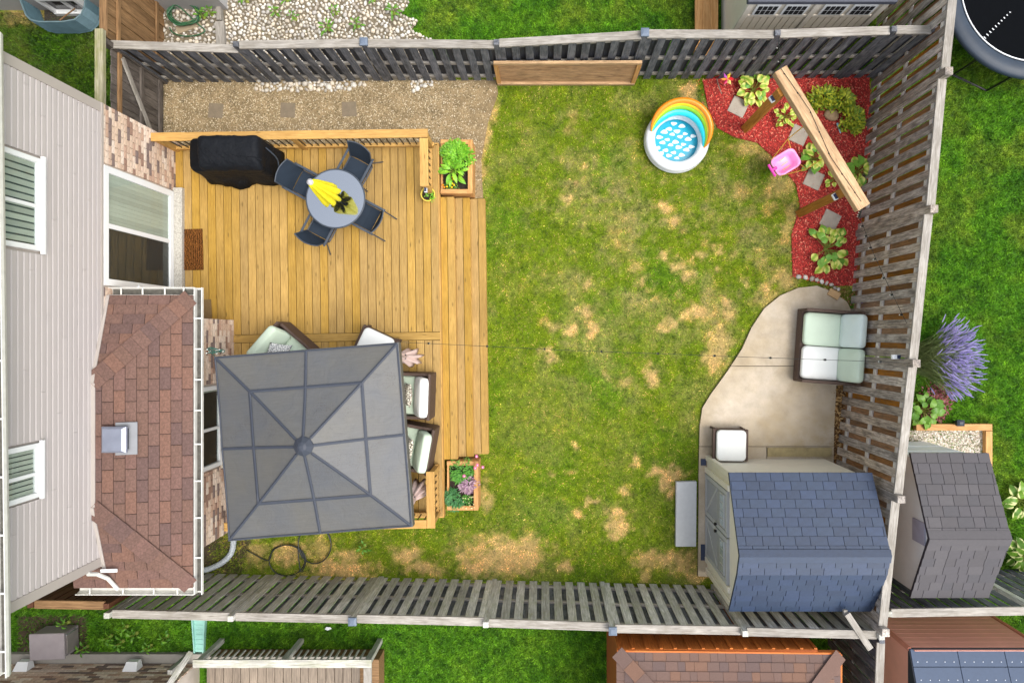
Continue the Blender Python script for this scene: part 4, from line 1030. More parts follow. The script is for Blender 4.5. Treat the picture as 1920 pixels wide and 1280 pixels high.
# first planter: leafy perennial, marigolds
m_lettuce = leafmat('lettuce_green_leaf', (150, 206, 56), (104, 172, 46), .45, .3)
c1 = P(858, 290, .5); bush('leafy_plant', 'bright green leafy perennial filling the marigold planter', P(858, 291, .6), .30, .30, 1500, .085, .028, m_lettuce, 3, z=.40)
hosta('broad-leaved bright green plant beside the marigolds in planter', P(850, 322, .5), 22, .24, [leaf_mesh('lettuce_leaf', .19, .065, m_lettuce, .2)], 5, None, 'leafy_plant', z=.40)
mar = thing('marigold', 'orange and yellow marigolds at the planter end by the steps', 'flower', tuple(P(845, 348, .40)))
foliage('foliage', mar, P(845, 346, .46), .15, .07, 130, .04, .012, m_hostg, 9, z=.40)
m_or, m_ye = plain('orange_petal', (236, 146, 26), .6, namt=.1), plain('yellow_petal', (242, 196, 28), .6, namt=.1)
blooms(mar, [P(x, y, .49) for x, y in ((830, 347), (833, 351))], .022, m_or, petals=6)
blooms(mar, [P(x, y, .49) for x, y in ((842, 344), (838, 350), (848, 344), (851, 347), (847, 351), (850, 336), (855, 335), (849, 332))], .021, m_ye, petals=6)
# second planter
m_dgreen = leafmat('fresh_green_leaf', (112, 178, 66), (74, 142, 54), .5, .25)
m_bgreen = leafmat('blue_green_leaf', (92, 150, 84), (64, 122, 74), .5, .2)
m_purple = leafmat('purple_leaf', (150, 112, 140), (190, 164, 170), .5, .2)
pk = thing('pink_flower_plant', 'bright green plant with pink flowers in the corner planter', 'flower', tuple(P(866, 882, .36)))
foliage('foliage', pk, P(866, 882, .5), .25, .20, 800, .07, .014, m_dgreen, 21, z=.36)
blooms(pk, [P(x, y, .6) for x, y in ((893.5, 855), (895, 871.5), (891, 877), (905, 875.5), (870, 892))], .034, plain('pink_petal', (226, 110, 156), .6), plain('pale_pink_eye', (246, 208, 214), .6), petals=7)
bush('purple_leaf_plant', 'purple-leaved plant against the corner planter edge', P(878, 908, .5), .17, .18, 340, .075, .028, m_purple, 23, z=.36)
bush('blue_green_plant', 'blue-green leafy plant in the lower part of the corner planter', P(851, 938, .5), .2, .17, 620, .07, .02, m_bgreen, 25, z=.36)
wf = thing('white_flower_plant', 'small cream-flowered plant at the corner planter end', 'flower', tuple(P(878, 940, .36)))
foliage('foliage', wf, P(878, 940, .45), .12, .1, 200, .04, .012, m_dgreen, 27, z=.36)
rnd = random.Random(5)
blooms(wf, [P(878 + rnd.uniform(-10, 11), 939 + rnd.uniform(-11, 15), .49) for _ in range(17)], .012, plain('cream_petal', (238, 232, 176), .6), petals=5)
# flower pot
pot = thing('flower_pot', 'yellow-rimmed round pot with sparse seedlings at the deck edge', 'pot', tuple(P(805.5, 368, ZD)))
MB().lathe([(.085, 0), (.115, .17), (.128, .17), (.128, .20), (.112, .20), (.108, .17)], (0, 0, 0), 28, True, False).build('pot', plain('yellow_glaze', (222, 196, 74), .4, .5), pot, local=True, smooth=False)
MB().lathe([(.109, .15), (.05, .165), (.001, .168)], (0, 0, 0), 20, False, False).build('soil', soil, pot, local=True)
foliage('seedlings', pot, P(805.5, 367, .76), .1, .07, 60, .05, .018, m_lettuce, 33, z=.72)
# ------------------------------------------------------------------ mats
def mat_pad(name, label, pts, z, mat, th=.014, rib=True):
    q = [P(a, b, z) for a, b in pts]; return tag(MB().prism([tuple(p[:2]) for p in q], z - .001, z + th).build(name, mat, bevel=.004), label, 'mat')
t_ = NT('coir_mat'); co_ = t_.coord(); w1_ = t_.n('ShaderNodeTexWave'); t_.l(co_, w1_.inputs['Vector']); w1_.inputs['Scale'].default_value = 9; w1_.inputs['Distortion'].default_value = 6; w1_.inputs['Detail Scale'].default_value = 3
t_.bump(t_.noise(co_, 180, 3), .9, .008); m_coir = t_.done(t_.hsv(t_.mix(t_.rng(w1_.outputs['Fac'], 0, 1, .2, .8), srgb(58, 34, 16), srgb(122, 78, 36)), v=t_.rng(t_.noise(co_, 90, 3), .6, 1.3, .3, .7)), .95, .1)
mat_pad('door_mat', 'dark brown woven doormat outside the patio door', [(339, 430), (380, 429), (382, 506), (340, 507)], ZD, m_coir)
mat_pad('door_mat', 'small tan woven mat in the corner by the low roof', [(369, 562), (396, 561), (398, 597), (370, 598)], ZD, plain('tan_weave', (122, 98, 62), .95, namt=.3, nscale=60, bump=.9, bscale=90))
# ------------------------------------------------------------------ covered barbecue
def rr(x0, x1, y0, y1, z, r=.06, n=6):
    pts = []
    for (cx, cy, a0) in ((x1 - r, y1 - r, 0), (x0 + r, y1 - r, 90), (x0 + r, y0 + r, 180), (x1 - r, y0 + r, 270)):
        for k in range(n + 1):
            a_ = R(a0 + 90 * k / n); pts.append(V(cx + r * math.cos(a_), cy + r * math.sin(a_), z))
    return pts
def barbecue():
    b_ = thing('covered_barbecue', 'barbecue under a creased black fabric cover on the deck', 'barbecue', (-5.33, 3.02, ZD))
    rnd = random.Random(2); mb = MB(); lv = []
    spec = [(-6.00, -4.66, 2.70, 3.30, ZD + .10), (-6.0, -4.68, 2.73, 3.3, .80), (-5.98, -4.70, 2.76, 3.31, 1.05), (-5.97, -4.70, 2.76, 3.32, 1.30), (-5.95, -4.71, 2.77, 3.32, 1.40),
            (-5.74, -4.68, 2.75, 3.31, 1.44), (-5.72, -4.68, 2.75, 3.30, 1.55), (-5.70, -4.69, 2.80, 3.30, 1.64), (-5.66, -4.72, 2.90, 3.28, 1.70), (-5.60, -4.78, 2.98, 3.2, 1.71)]
    for i, (x0, x1, y0, y1, z) in enumerate(spec):
        ring = rr(x0, x1, y0, y1, z, .09 if i < 5 else .06, 7)
        m = len(ring); ct = V((x0 + x1) / 2, (y0 + y1) / 2, z); out = []
        # resample for even points
        seg = [(ring[(k + 1) % m] - ring[k]).length for k in range(m)]; tot = sum(seg); N = 72
        for k in range(N):
            s = tot * k / N; j = 0
            while s > seg[j]: s -= seg[j]; j = (j + 1) % m
            p = ring[j] + (ring[(j + 1) % m] - ring[j]) * (s / max(seg[j], 1e-6))
            dirn = (p - ct); dirn.z = 0; dirn.normalize()
            amp = (.030, .026, .018, .010, .006, .012, .012, .008, .006, .004)[i]
            f = math.sin(k * .9 + .6 * i) * .5 + math.sin(k * .43 + 1.1) * .5 + rnd.uniform(-.5, .5)
            p = p + dirn * amp * f + V(0, 0, amp * .5 * math.sin(k * .7 + i))
            if i == 0 and p.y < 2.8: p = p + V(0, -.10 * max(0, 1 - abs(p.x + 5.42) / .22), 0)
            out.append(p)
        lv.append(out)
    mb.rings(lv, True, True)
    cov = mb.build('cover', plain('black_cover_fabric', (15, 18, 23), .72, .2, namt=.15, nscale=9, bump=.8, bscale=6, bdist=.05), b_, smooth=True)
    for x in (-5.8, -4.85):
        for y in (2.85, 3.2): MB().lathe([(.03, 0), (.03, .14)], V(x, y, ZD), 8).build('leg', m_black, b_)
    MB().tube(smooth_path([V(-4.70, 3.18, 1.35), V(-4.60, 3.05, 1.1), V(-4.63, 2.86, .95), V(-4.68, 2.82, .8)], 5), .012, 6).build('strap', m_slate, b_)
    for k in range(7):                                                # sewn-in creases
        x = -5.62 + k * .13; MB().tube(smooth_path([V(x, 3.05 - .02 * k, 1.713), V(x + .10, 2.93, 1.703), V(x + .2, 2.83 + .008 * k, 1.665)], 4), .009, 5).build('fold', cov.data.materials[0], cov, smooth=True)
barbecue()
# ------------------------------------------------------------------ table with umbrella, sling chairs
tc = P(629, 372.5, 1.28); TZ = 1.28
tb = thing('round_table', 'round slate-grey glass patio table on the deck', 'table', (tc.x, tc.y, ZD))
t_ = NT('dark_glass_top'); t_.b.inputs['Base Color'].default_value = srgb(24, 27, 31); t_.b.inputs['Roughness'].default_value = .06; t_.b.inputs['Specular IOR Level'].default_value = .9; t_.b.inputs['IOR'].default_value = 3.2
t_.b.inputs['Specular Tint'].default_value = (.85, .92, 1, 1)
m_gltop = t_.m
MB().lathe([(.455, TZ - ZD - .01), (.485, TZ - ZD - .008), (.485, TZ - ZD)], (0, 0, 0), 64).build('glass_top', m_gltop, tb, local=True)
MB().lathe([(.486, TZ - ZD - .02), (.505, TZ - ZD - .02), (.510, TZ - ZD - .005), (.500, TZ - ZD + .006), (.487, TZ - ZD + .003), (.486, TZ - ZD - .02)], (0, 0, 0), 64, False, False).build('rim', m_slate, tb, local=True, smooth=True)
for k in range(4):
    a_ = R(45 + 90 * k + 12); MB().tube([V(math.cos(a_) * .40, math.sin(a_) * .40, TZ - ZD - .015), V(math.cos(a_) * .36, math.sin(a_) * .36, .35), V(math.cos(a_) * .42, math.sin(a_) * .42, .0)], .017, 8).build('leg', m_slate, tb, local=True)
um = thing('patio_umbrella', 'closed yellow umbrella standing through the round table', 'umbrella', (tc.x, tc.y, ZD))
MB().lathe([(.22, 0), (.22, .05), (.05, .07), (.03, .25)], (0, 0, 0), 20).build('base', m_black, um, local=True)
MB().tube([V(0, 0, .05), V(0, 0, 2.0)], .019, 10).build('pole', m_steel, um, local=True)
def closed_canopy():
    mb = MB(); N = 64; lv = []
    for i, (z, r, a) in enumerate(((.97, .125, .05), (1.0, .135, .055), (1.15, .13, .05), (1.35, .11, .042), (1.55, .09, .034), (1.75, .075, .022), (1.9, .055, .012), (1.985, .035, .004))):
        out = []
        for k in range(N):
            th = 2 * math.pi * k / N; f = abs(math.sin(th * 4 + .25 * i)) ** .6
            q = r + a * (f - .5) * 2 * (1 + .35 * math.sin(th * 1.5 + 1)); tw = th + .05 * i
            out.append(V(q * math.cos(tw), q * math.sin(tw), z + (.05 * math.sin(th * 4 + .5) if i < 2 else 0)))
        lv.append(out)
    return mb.rings(lv, False, True)
closed_canopy().build('canopy', plain('yellow_canopy_fabric', (226, 214, 40), .75, .2, namt=.08, nscale=8), um, local=True, smooth=True)
MB().lathe([(.045, 1.96), (.05, 2.0), (.03, 2.03), (.012, 2.05)], (0, 0, 0), 14).build('finial', plain('pale_grey_plastic', (178, 176, 178), .5), um, local=True)
def sling_chair():
    c = thing('patio_chair', 'slate sling armchair', 'chair', (0, 0, 0))
    W = .25
    MB().rings([[(x, y, z + dz) for (x, z, y, dz) in ((-.20, .40, -W + .02, 0), (-.20, .40, W - .02, 0), (-.20, .40, W - .02, .012), (-.20, .40, -W + .02, .012))],
                [(0, y, .395 + dz) for y, dz in ((-W + .02, 0), (W - .02, 0), (W - .02, .012), (-W + .02, .012))],
                [(.24, y, .43 + dz) for y, dz in ((-W + .02, 0), (W - .02, 0), (W - .02, .012), (-W + .02, .012))]]).build('seat', m_sling, c, local=True)
    bk = MB(); rows = []
    for k in range(6):
        t = k / 5; row = []
        for j in range(9):
            u = j / 8 * 2 - 1
            row.append(V(-.20 - .17 * t - .055 * (1 - u * u) * (.3 + .7 * t), u * (W - .01), .41 + .50 * t))
        rows.append(row)
    for k in range(5):
        for j in range(8):
            pass
    vv = [p for r_ in rows for p in r_]; n = len(vv); ff = [(k * 9 + j, k * 9 + j + 1, (k + 1) * 9 + j + 1, (k + 1) * 9 + j) for k in range(5) for j in range(8)]
    bk.add(vv, ff); bk.add([p + V(-.01, 0, .003) for p in vv], [f[::-1] for f in ff]); bk.build('backrest', m_sling, c, local=True, smooth=True, fix=False)
    MB().tube([p + V(-.005, 0, .0) for p in rows[5]], .013, 7).build('top_rail', m_slate, c, local=True)
    for s in (-1, 1):
        MB().tube([V(-.20, s * W, .40), V(-.375, s * (W - .005), .915)], .014, 7).build('back_frame', m_slate, c, local=True)
        MB().tube([V(-.20, s * W, .40), V(.0, s * W, .39), V(.25, s * W, .425)], .014, 7).build('seat_rail', m_slate, c, local=True)
        MB().beam(V(-.33, s * (W + .015), .625), V(.27, s * (W + .015), .64), .045, .022).build('armrest', m_slate, c, local=True, bevel=.006)
        MB().tube([V(.25, s * (W + .012), .635), V(.25, s * (W + .012), 0)], .014, 7).build('leg', m_slate, c, local=True)
        MB().tube([V(-.24, s * (W + .008), .62), V(-.30, s * (W + .008), .40), V(-.44, s * (W + .008), 0)], .014, 7).build('leg', m_slate, c, local=True)
    return c
ch0 = sling_chair()
def face(c): return math.atan2(tc.y - c.y, tc.x - c.x)
CH = [(P(572, 345, 1.0), R(-28), 'dark slate sling chair between the round table and covered barbecue'), (P(666, 317, 1.0), R(-118), 'dark slate sling chair between the round table and the deck railing'),
      (P(686, 405, 1.0), R(152), 'dark slate sling chair at the round table on the steps side'), (P(603, 424, 1.0), R(62), 'dark slate sling chair at the round table on the patio door side')]
for i, (c, a_, lab) in enumerate(CH):
    M = TR((c.x, c.y, ZD), a_, .87)
    if i == 0:
        ch0.matrix_basis = M; WM[ch0.name] = M; o = ch0
    else: o = copy_tree(ch0, M)
    tag(o, lab, 'chair', 'chairs round the glass table')
# ------------------------------------------------------------------ gazebo canopy
GA = math.atan2(27, 347); ZC, ZP, hs_ = 2.52, 2.99, 1.405
gc = (P(398, 667, 2.55) + P(745, 640, 2.55) + P(775, 990, 2.55) + P(427, 1017, 2.55)) / 4
gz = thing('gazebo', 'square gazebo with a weathered grey fabric canopy over the deck', 'gazebo', (gc.x, gc.y, ZD), GA)
t_ = NT('canopy_fabric'); co_ = t_.coord(); n1 = t_.noise(co_, 1.1, 5, .6); n2 = t_.noise(co_, 70, 3, .7); n3 = t_.noise(co_, 1.7, 4)
c_ = t_.mix(t_.rng(n1, 0, 1, .35, .65), srgb(88, 87, 83), srgb(81, 83, 86))
spk = t_.math('MULTIPLY', t_.rng(n2, 0, 1, .57, .64), t_.rng(n3, 0, 1, .53, .62)); c_ = t_.mix(t_.math('MULTIPLY', spk, .8), c_, srgb(66, 60, 56))
st_ = t_.noise(t_.mapping(co_, (2, 30, 2)), 2, 4); c_ = t_.hsv(c_, v=t_.rng(st_, .93, 1.06, .3, .7))
t_.bump(t_.noise(t_.mapping(co_, (1, 1, 1)), 4.5, 4, .6, 1.0), .3, .04); m_canopy = t_.done(c_, .5, .4)
m_seam = plain('canopy_seam', (56, 61, 71), .55, .35, namt=.08)
def cz(x, y):
    q = max(abs(x), abs(y)) / hs_; return (ZC - ZD) + (ZP - ZC) * (1 - q) - .035 * math.sin(math.pi * q) - .02 * q * math.sin(math.pi * min(abs(x), abs(y)) / hs_) 
def canopy():
    mb = MB(); n = 28; idx = {}
    for i in range(-n, n + 1):
        for j in range(-n, n + 1):
            x, y = hs_ * i / n, hs_ * j / n; idx[i, j] = len(mb.v); mb.v.append(V(x, y, cz(x, y)))
    for i in range(-n, n):
        for j in range(-n, n):
            a, b, c, d = idx[i, j], idx[i + 1, j], idx[i + 1, j + 1], idx[i, j + 1]
            if (i + .5) * (j + .5) > 0: mb.f += [(a, b, c), (a, c, d)]
            else: mb.f += [(a, b, d), (b, c, d)]
    rim = [idx[i, -n] for i in range(-n, n + 1)] + [idx[n, j] for j in range(-n + 1, n + 1)] + [idx[i, n] for i in range(n - 1, -n - 1, -1)] + [idx[-n, j] for j in range(n - 1, -n, -1)]
    b0 = len(mb.v); m = len(rim)
    for k in rim: mb.v.append(mb.v[k] * 1.0 + V(0, 0, -.17))
    for k in range(m): mb.f.append((rim[k], b0 + k, b0 + (k + 1) % m, rim[(k + 1) % m]))
    return mb.build('canopy', m_canopy, gz, local=True, fix=False)
cn = canopy()
def seam(a, b, w=.042):
    A, B = Vector((a[0], a[1], 0)), Vector((b[0], b[1], 0)); n = 10; mb = MB(); d = (B - A).normalized(); s = V(-d.y, d.x, 0) * w / 2
    rgs = []
    for k in range(n + 1):
        p = A + (B - A) * k / n; l, r_ = p + s, p - s; zz = lambda q: cz(q.x, q.y)
        rgs.append([V(l.x, l.y, zz(l) + .004), V(r_.x, r_.y, zz(r_) + .004), V(r_.x, r_.y, zz(r_) + .014), V(p.x, p.y, zz(p) + .020), V(l.x, l.y, zz(l) + .014)])
    mb.rings(rgs)
    o = mb.build('seam', m_seam, gz, local=True); return o
q = hs_ * .985
for (x, y) in ((q, q), (-q, q), (q, -q), (-q, -q), (0, q), (0, -q), (q, 0), (-q, 0)): seam((x * .08, y * .08), (x, y))
k_ = hs_ * .60
for a, b in (((-k_, k_), (k_, k_)), ((k_, k_), (k_, -k_)), ((k_, -k_), (-k_, -k_)), ((-k_, -k_), (-k_, k_))): seam(a, b, .045)
for a, b in (((-q, q), (q, q)), ((q, q), (q, -q)), ((q, -q), (-q, -q)), ((-q, -q), (-q, q))): seam(a, b, .025)
MB().lathe([(.15, cz(.15, 0) + .0), (.15, cz(.15, 0) + .03), (.07, cz(0, 0) + .035), (.03, cz(0, 0) + .05)], (0, 0, 0), 8, True, True).build('top_cap', m_seam, gz, local=True)
for sx in (-1, 1):
    for sy in (-1, 1):
        if (sx, sy) in ((-1, 1), (-1, -1)): px_ = -1.18
        else: px_ = 1.20
        pt = MB().bb(px_ - .035 if sx < 0 else px_ - .035, px_ + .035, sy * 1.2 - .035, sy * 1.2 + .035, 0, cz(1.22, 1.22) - .02).build('post', plain('brown_post', (70, 56, 48), .5), gz, local=True)
        MB().bb(px_ - .07, px_ + .07, sy * 1.2 - .07, sy * 1.2 + .07, 0, .012).build('base_plate', m_black, gz, local=True)
for s in (-1, 1):
    MB().beam(V(-1.2, s * 1.2, 1.84), V(1.2, s * 1.2, 1.84), .03, .04).build('header', m_slate, gz, local=True); MB().beam(V(s * 1.19, -1.17, 1.84), V(s * 1.19, 1.17, 1.84), .03, .04).build('header', m_slate, gz, local=True)
def curtain(c, lean, name_label, seed):
    mb = MB(); N = 40; lv = []
    for (z, r, a) in ((.35, .13, .05), (.6, .12, .045), (.9, .07, .02), (1.0, .055, .012), (1.1, .07, .02), (1.5, .085, .025), (1.88, .09, .02)):
        lv.append([V(c[0] + lean[0] * (1 if z < .9 else .5) + (r + a * math.sin(k * 6.283 / N * 7 + z * 2)) * math.cos(k * 6.283 / N) * 1.15, c[1] + lean[1] * (1 if z < .9 else .5) + (r + a * math.sin(k * 6.283 / N * 7 + z * 2)) * math.sin(k * 6.283 / N), z) for k in range(N)])
    cu = mb.rings(lv).build('curtain', m_pink, gz, local=True, smooth=True)
    MB().lathe([(.066, 1.0), (.075, 1.03), (.066, 1.06)], (c[0] + lean[0] * .5, c[1] + lean[1] * .5, 0), 14).build('tie_back', plain('dark_tie', (66, 62, 72), .7), gz, local=True)
m_pink = plain('dusty_pink_curtain', (206, 182, 174), .85, .15, namt=.06, nscale=5)
curtain((1.2, 1.2), (.10, -.06), '', 1); curtain((1.2, -1.2), (.04, .06), '', 2)
# ------------------------------------------------------------------ cushioned wicker furniture
def cushion(name, x0, x1, y0, y1, z0, z1, mat, par, tilt=0.0, r=.07, puff=.03, pipe=True):
    """soft cushion in the parent's frame"""
    mb = MB(); n = 9; cx, cy, cz_ = (x0 + x1) / 2, (y0 + y1) / 2, (z0 + z1) / 2; hx, hy, hz = (x1 - x0) / 2, (y1 - y0) / 2, (z1 - z0) / 2
    rgs = []
    for (zz, ins) in ((-1, .10), (-.85, .03), (-.4, 0), (.4, 0), (.85, .03), (1, .10)):
        f = 1 - ins; rgs.append([V(p.x, p.y, zz * hz) for p in rr(-hx * f, hx * f, -hy * f, hy * f, 0, min(hx, hy) * .28, 4)])
    for k, f in ((.75, .6), (.35, 1.0)):
        rgs.append([V(p.x * k, p.y * k, hz + puff * f) for p in rgs[-1 if k == .75 else -2]] if k == .75 else [V(p.x * .45, p.y * .45, hz + puff) for p in rgs[-1]])
    mb.rings(rgs); Mt = Matrix.Translation((cx, cy, cz_)) @ Matrix.Rotation(tilt, 4, 'Y')
    for v_ in mb.v: v_[:] = (Mt @ v_)[:]
    return mb.build(name, mat, par, local=True, smooth=True)
def wicker_seat(name, label, cat, W, D, loc, rz, seat_m, back_m, group=None, arms=True, n=1, lowback=.70, swap=False):
    c = thing(name, label, cat, loc, rz, group); hw, hd = W / 2, D / 2
    MB().bb(-hd, hd, -hw, hw, .06, .30).build('base', m_wicker, c, local=True, bevel=.012)
    MB().bb(-hd - .02, -hd + .03, -hw, hw, .06, lowback).build('backrest', m_wicker, c, local=True, bevel=.02, seg=2)
    if arms:
        for s in (-1, 1):
            MB().bb(-hd + .02, hd + .01, s * hw - (.055 if s > 0 else 0), s * hw + (.055 if s < 0 else 0), .28, .56).build('arm', m_wicker, c, local=True, bevel=.02, seg=2)
    for sx in (-1, 1):
        for sy in (-1, 1): MB().lathe([(.022, 0), (.022, .07)], (sx * (hd - .05), sy * (hw - .05), 0), 8).build('leg', m_black, c, local=True)
    aw = .058 if arms else .01; step = (W - 2 * aw) / n
    for i in range(n):
        y0 = -hw + aw + step * i; y1 = y0 + step
        sm = seat_m[i % len(seat_m)]; bm_ = back_m[i % len(back_m)]
        cushion('seat_cushion', -hd + .14, hd - .02, y0 + .006, y1 - .006, .30, .43, sm, c)
        bc = cushion('back_cushion', -.25, .25, y0 + .008, y1 - .008, -.075, .075, bm_, c, puff=.03)
        bc.matrix_basis = Matrix.Translation((-hd + .155, (y0 + y1) / 2, .66)) @ Matrix.Rotation(R(68), 4, 'Y')
    return c
def pillow(label, par_M, mat, s=.2):
    mb = MB(); n = 10; tops = []; 
    for sgn in (1, -1):
        for i in range(n + 1):
            for j in range(n + 1):
                u, v_ = i / n * 2 - 1, j / n * 2 - 1; e = max(0, (1 - u * u) * (1 - v_ * v_)); mb.v.append(V(u * s * (1 - .08 * (1 - v_ * v_)), v_ * s * (1 - .08 * (1 - u * u)), sgn * .07 * e ** .5))
    for o_ in (0, (n + 1) ** 2):
        for i in range(n):
            for j in range(n): mb.f.append((o_ + i * (n + 1) + j, o_ + i * (n + 1) + j + 1, o_ + (i + 1) * (n + 1) + j + 1, o_ + (i + 1) * (n + 1) + j))
    for v_ in mb.v: v_[:] = (par_M @ v_)[:]
    bm_o = mb.build('throw_pillow', mat, None, smooth=True); bm2 = bmesh.new(); bm2.from_mesh(bm_o.data); bmesh.ops.remove_doubles(bm2, verts=bm2.verts, dist=1e-4); bmesh.ops.recalc_face_normals(bm2, faces=bm2.faces); bm2.to_mesh(bm_o.data); bm2.free()
    return tag(bm_o, label, 'pillow')
def pattern(name, a, b, sc=14):
    t = NT(name); co = t.coord(); w = t.n('ShaderNodeTexVoronoi', feature='DISTANCE_TO_EDGE'); t.l(t.mapping(co, (1, 1.8, 1)), w.inputs['Vector']); w.inputs['Scale'].default_value = sc
    return t.done(t.mix(t.rng(w.outputs['Distance'], 1, 0, .06, .14), srgb(*a), srgb(*b)), .85, .15)
m_palecush = plain('pale_aqua_cushion', (212, 226, 220), .85, .15, namt=.04, nscale=4)
m_p1, m_p2 = pattern('leaf_print', (228, 222, 204), (74, 64, 54), 16), pattern('script_print', (232, 232, 228), (120, 124, 128), 24)
def wf_chair(label, loc, rz, sm, bm_): return wicker_seat('wicker_armchair', label, 'armchair', .80, .80, loc, rz, [sm], [bm_], 'armchairs under the gazebo')
wf_chair('wicker armchair with pale green cushions half under the gazebo canopy edge', (-4.50, -.32, ZD), R(-41), m_greencush, m_greencush)
pillow('white pillow with grey lettering pattern on the green armchair', Matrix.Translation((-4.55, -.30, ZD + .66)) @ Matrix.Rotation(R(-41), 4, 'Z') @ Matrix.Rotation(R(50), 4, 'Y') @ Matrix.Rotation(R(20), 4, 'Z'), m_p2)
wf_chair('wicker armchair with white back cushion beside the deck steps', (-2.36, -1.03, ZD), R(178), m_greencush, m_whitecush)
pillow('leaf-print pillow leaning on the white-backed armchair', Matrix.Translation((-2.33, -1.0, ZD + .655)) @ Matrix.Rotation(R(178), 4, 'Z') @ Matrix.Rotation(R(66), 4, 'Y'), m_p1)
wf_chair('wicker armchair with pale green back cushion near the corner railing', (-2.34, -1.92, ZD), R(170), m_greencush, m_greencush)
pillow('leaf-print pillow leaning on the green-backed armchair', Matrix.Translation((-2.32, -1.92, ZD + .655)) @ Matrix.Rotation(R(170), 4, 'Z') @ Matrix.Rotation(R(66), 4, 'Y'), m_p1)
def ottoman(label, loc, rz, zl=.32, s=.6):
    o = thing('ottoman', label, 'ottoman', loc, rz, 'ottomans')
    MB().bb(-s / 2, s / 2, -s / 2, s / 2, .10, zl).build('base', m_wicker, o, local=True, bevel=.012)
    for sg in (-1, 1): MB().beam(V(sg * (s / 2 + .02), -s / 2 - .01, zl - .02), V(sg * (s / 2 + .02), s / 2 + .01, zl - .02), .05, .07).build('side_rail', m_wicker, o, local=True, bevel=.01)
    for sx in (-1, 1):
        for sy in (-1, 1): MB().tube([V(sx * (s / 2 - .02), sy * (s / 2 - .0), zl - .04), V(sx * (s / 2 + .0), sy * (s / 2 + .0), 0)], .022, 8).build('leg', m_wicker, o, local=True)
    cushion('cushion', -s / 2 + .012, s / 2 - .012, -s / 2 + .0, s / 2 - .0, zl - .005, zl + .10, m_whitecush, o, puff=.015)
ottoman('white-cushioned wicker ottoman half under the gazebo canopy edge', (-2.98, -.22, ZD), R(-25))
c = P(1371, 835, .45); ottoman('white-cushioned wicker ottoman on the patio against the shed', (c.x, c.y, .05), R(-1), .34, .56)
c = P(1556, 650, .5)
wicker_seat('wicker_loveseat', 'dark wicker loveseat with pale green and white cushions on the patio', 'loveseat', 1.34, .94, (c.x - .02, c.y - .0, .05), R(176), [m_greencush, m_whitecush], [m_palecush, m_greencush], None, True, 2, .74)
# ------------------------------------------------------------------ paddling pool
c = P(1268, 264, .12)
pl = thing('paddling_pool', 'round inflatable paddling pool with a rainbow arch on the lawn', 'pool', (c.x, c.y, 0))
def ring(r, t, z, n=56, m=12):
    mb = MB(); mb.tube([V(r * math.cos(6.2832 * k / n), r * math.sin(6.2832 * k / n), z) for k in range(n)], t, m, True); return mb
def vinyl(name, rgb): return plain(name, rgb, .28, .5, namt=.03)
m_wv = vinyl('white_vinyl_ring', (214, 217, 221))
ring(.505, .098, .09).build('lower_ring', m_wv, pl, local=True, smooth=True); ring(.505, .095, .21).build('upper_ring', m_wv, pl, local=True, smooth=True)
fl = MB().lathe([(.50, .012), (.44, .022), (.25, .03), (.001, .03)], (0, 0, 0), 40, True, False).build('floor', vinyl('turquoise_vinyl', (28, 158, 186)), pl, local=True, smooth=True)
rnd = random.Random(6); m_cl = plain('cloud_print', (222, 234, 236), .3, .5)
for r_ in range(-4, 5):
    for q_ in range(-4, 5):
        x = q_ * .150 + (r_ % 2) * .075 + r_ * .016; y = r_ * .100 + q_ * -.045
        if math.hypot(x, y) > .365: continue
        n = 14; s = rnd.uniform(.8, 1.15); ph = rnd.uniform(0, 6); rg = []
        for k in range(n):
            a_ = 6.2832 * k / n; rr_ = .038 * s * (1 + .16 * math.sin(3 * a_ + ph)); rg.append(V(x + rr_ * 1.5 * math.cos(a_) , y + rr_ * .85 * math.sin(a_), .0315))
        MB().rings([rg, [p + V(0, 0, .0015) for p in rg]]).build('cloud_print', m_cl, pl, local=True)
def arch(rb, h, t, rgb, name):
    pts = []; rad = []; n = 40
    for k in range(n + 1):
        f = k / n; a_ = R(168 + (-22 - 168) * f); s = math.sin(math.pi * f) ** .55
        r_ = .50 + (rb - .50) * s; pts.append(V(r_ * math.cos(a_), r_ * math.sin(a_), .27 + h * s)); rad.append(max(.012, t * min(1, s * 1.3)))
    MB().tube(pts, rad, 12).build(name, vinyl(name, rgb), pl, local=True, smooth=True)
arch(.475, .08, .08, (36, 196, 212), 'turquoise_arch'); arch(.54, .19, .062, (136, 200, 44), 'green_arch'); arch(.575, .26, .055, (238, 204, 30), 'yellow_arch'); arch(.595, .34, .05, (232, 138, 30), 'orange_arch')
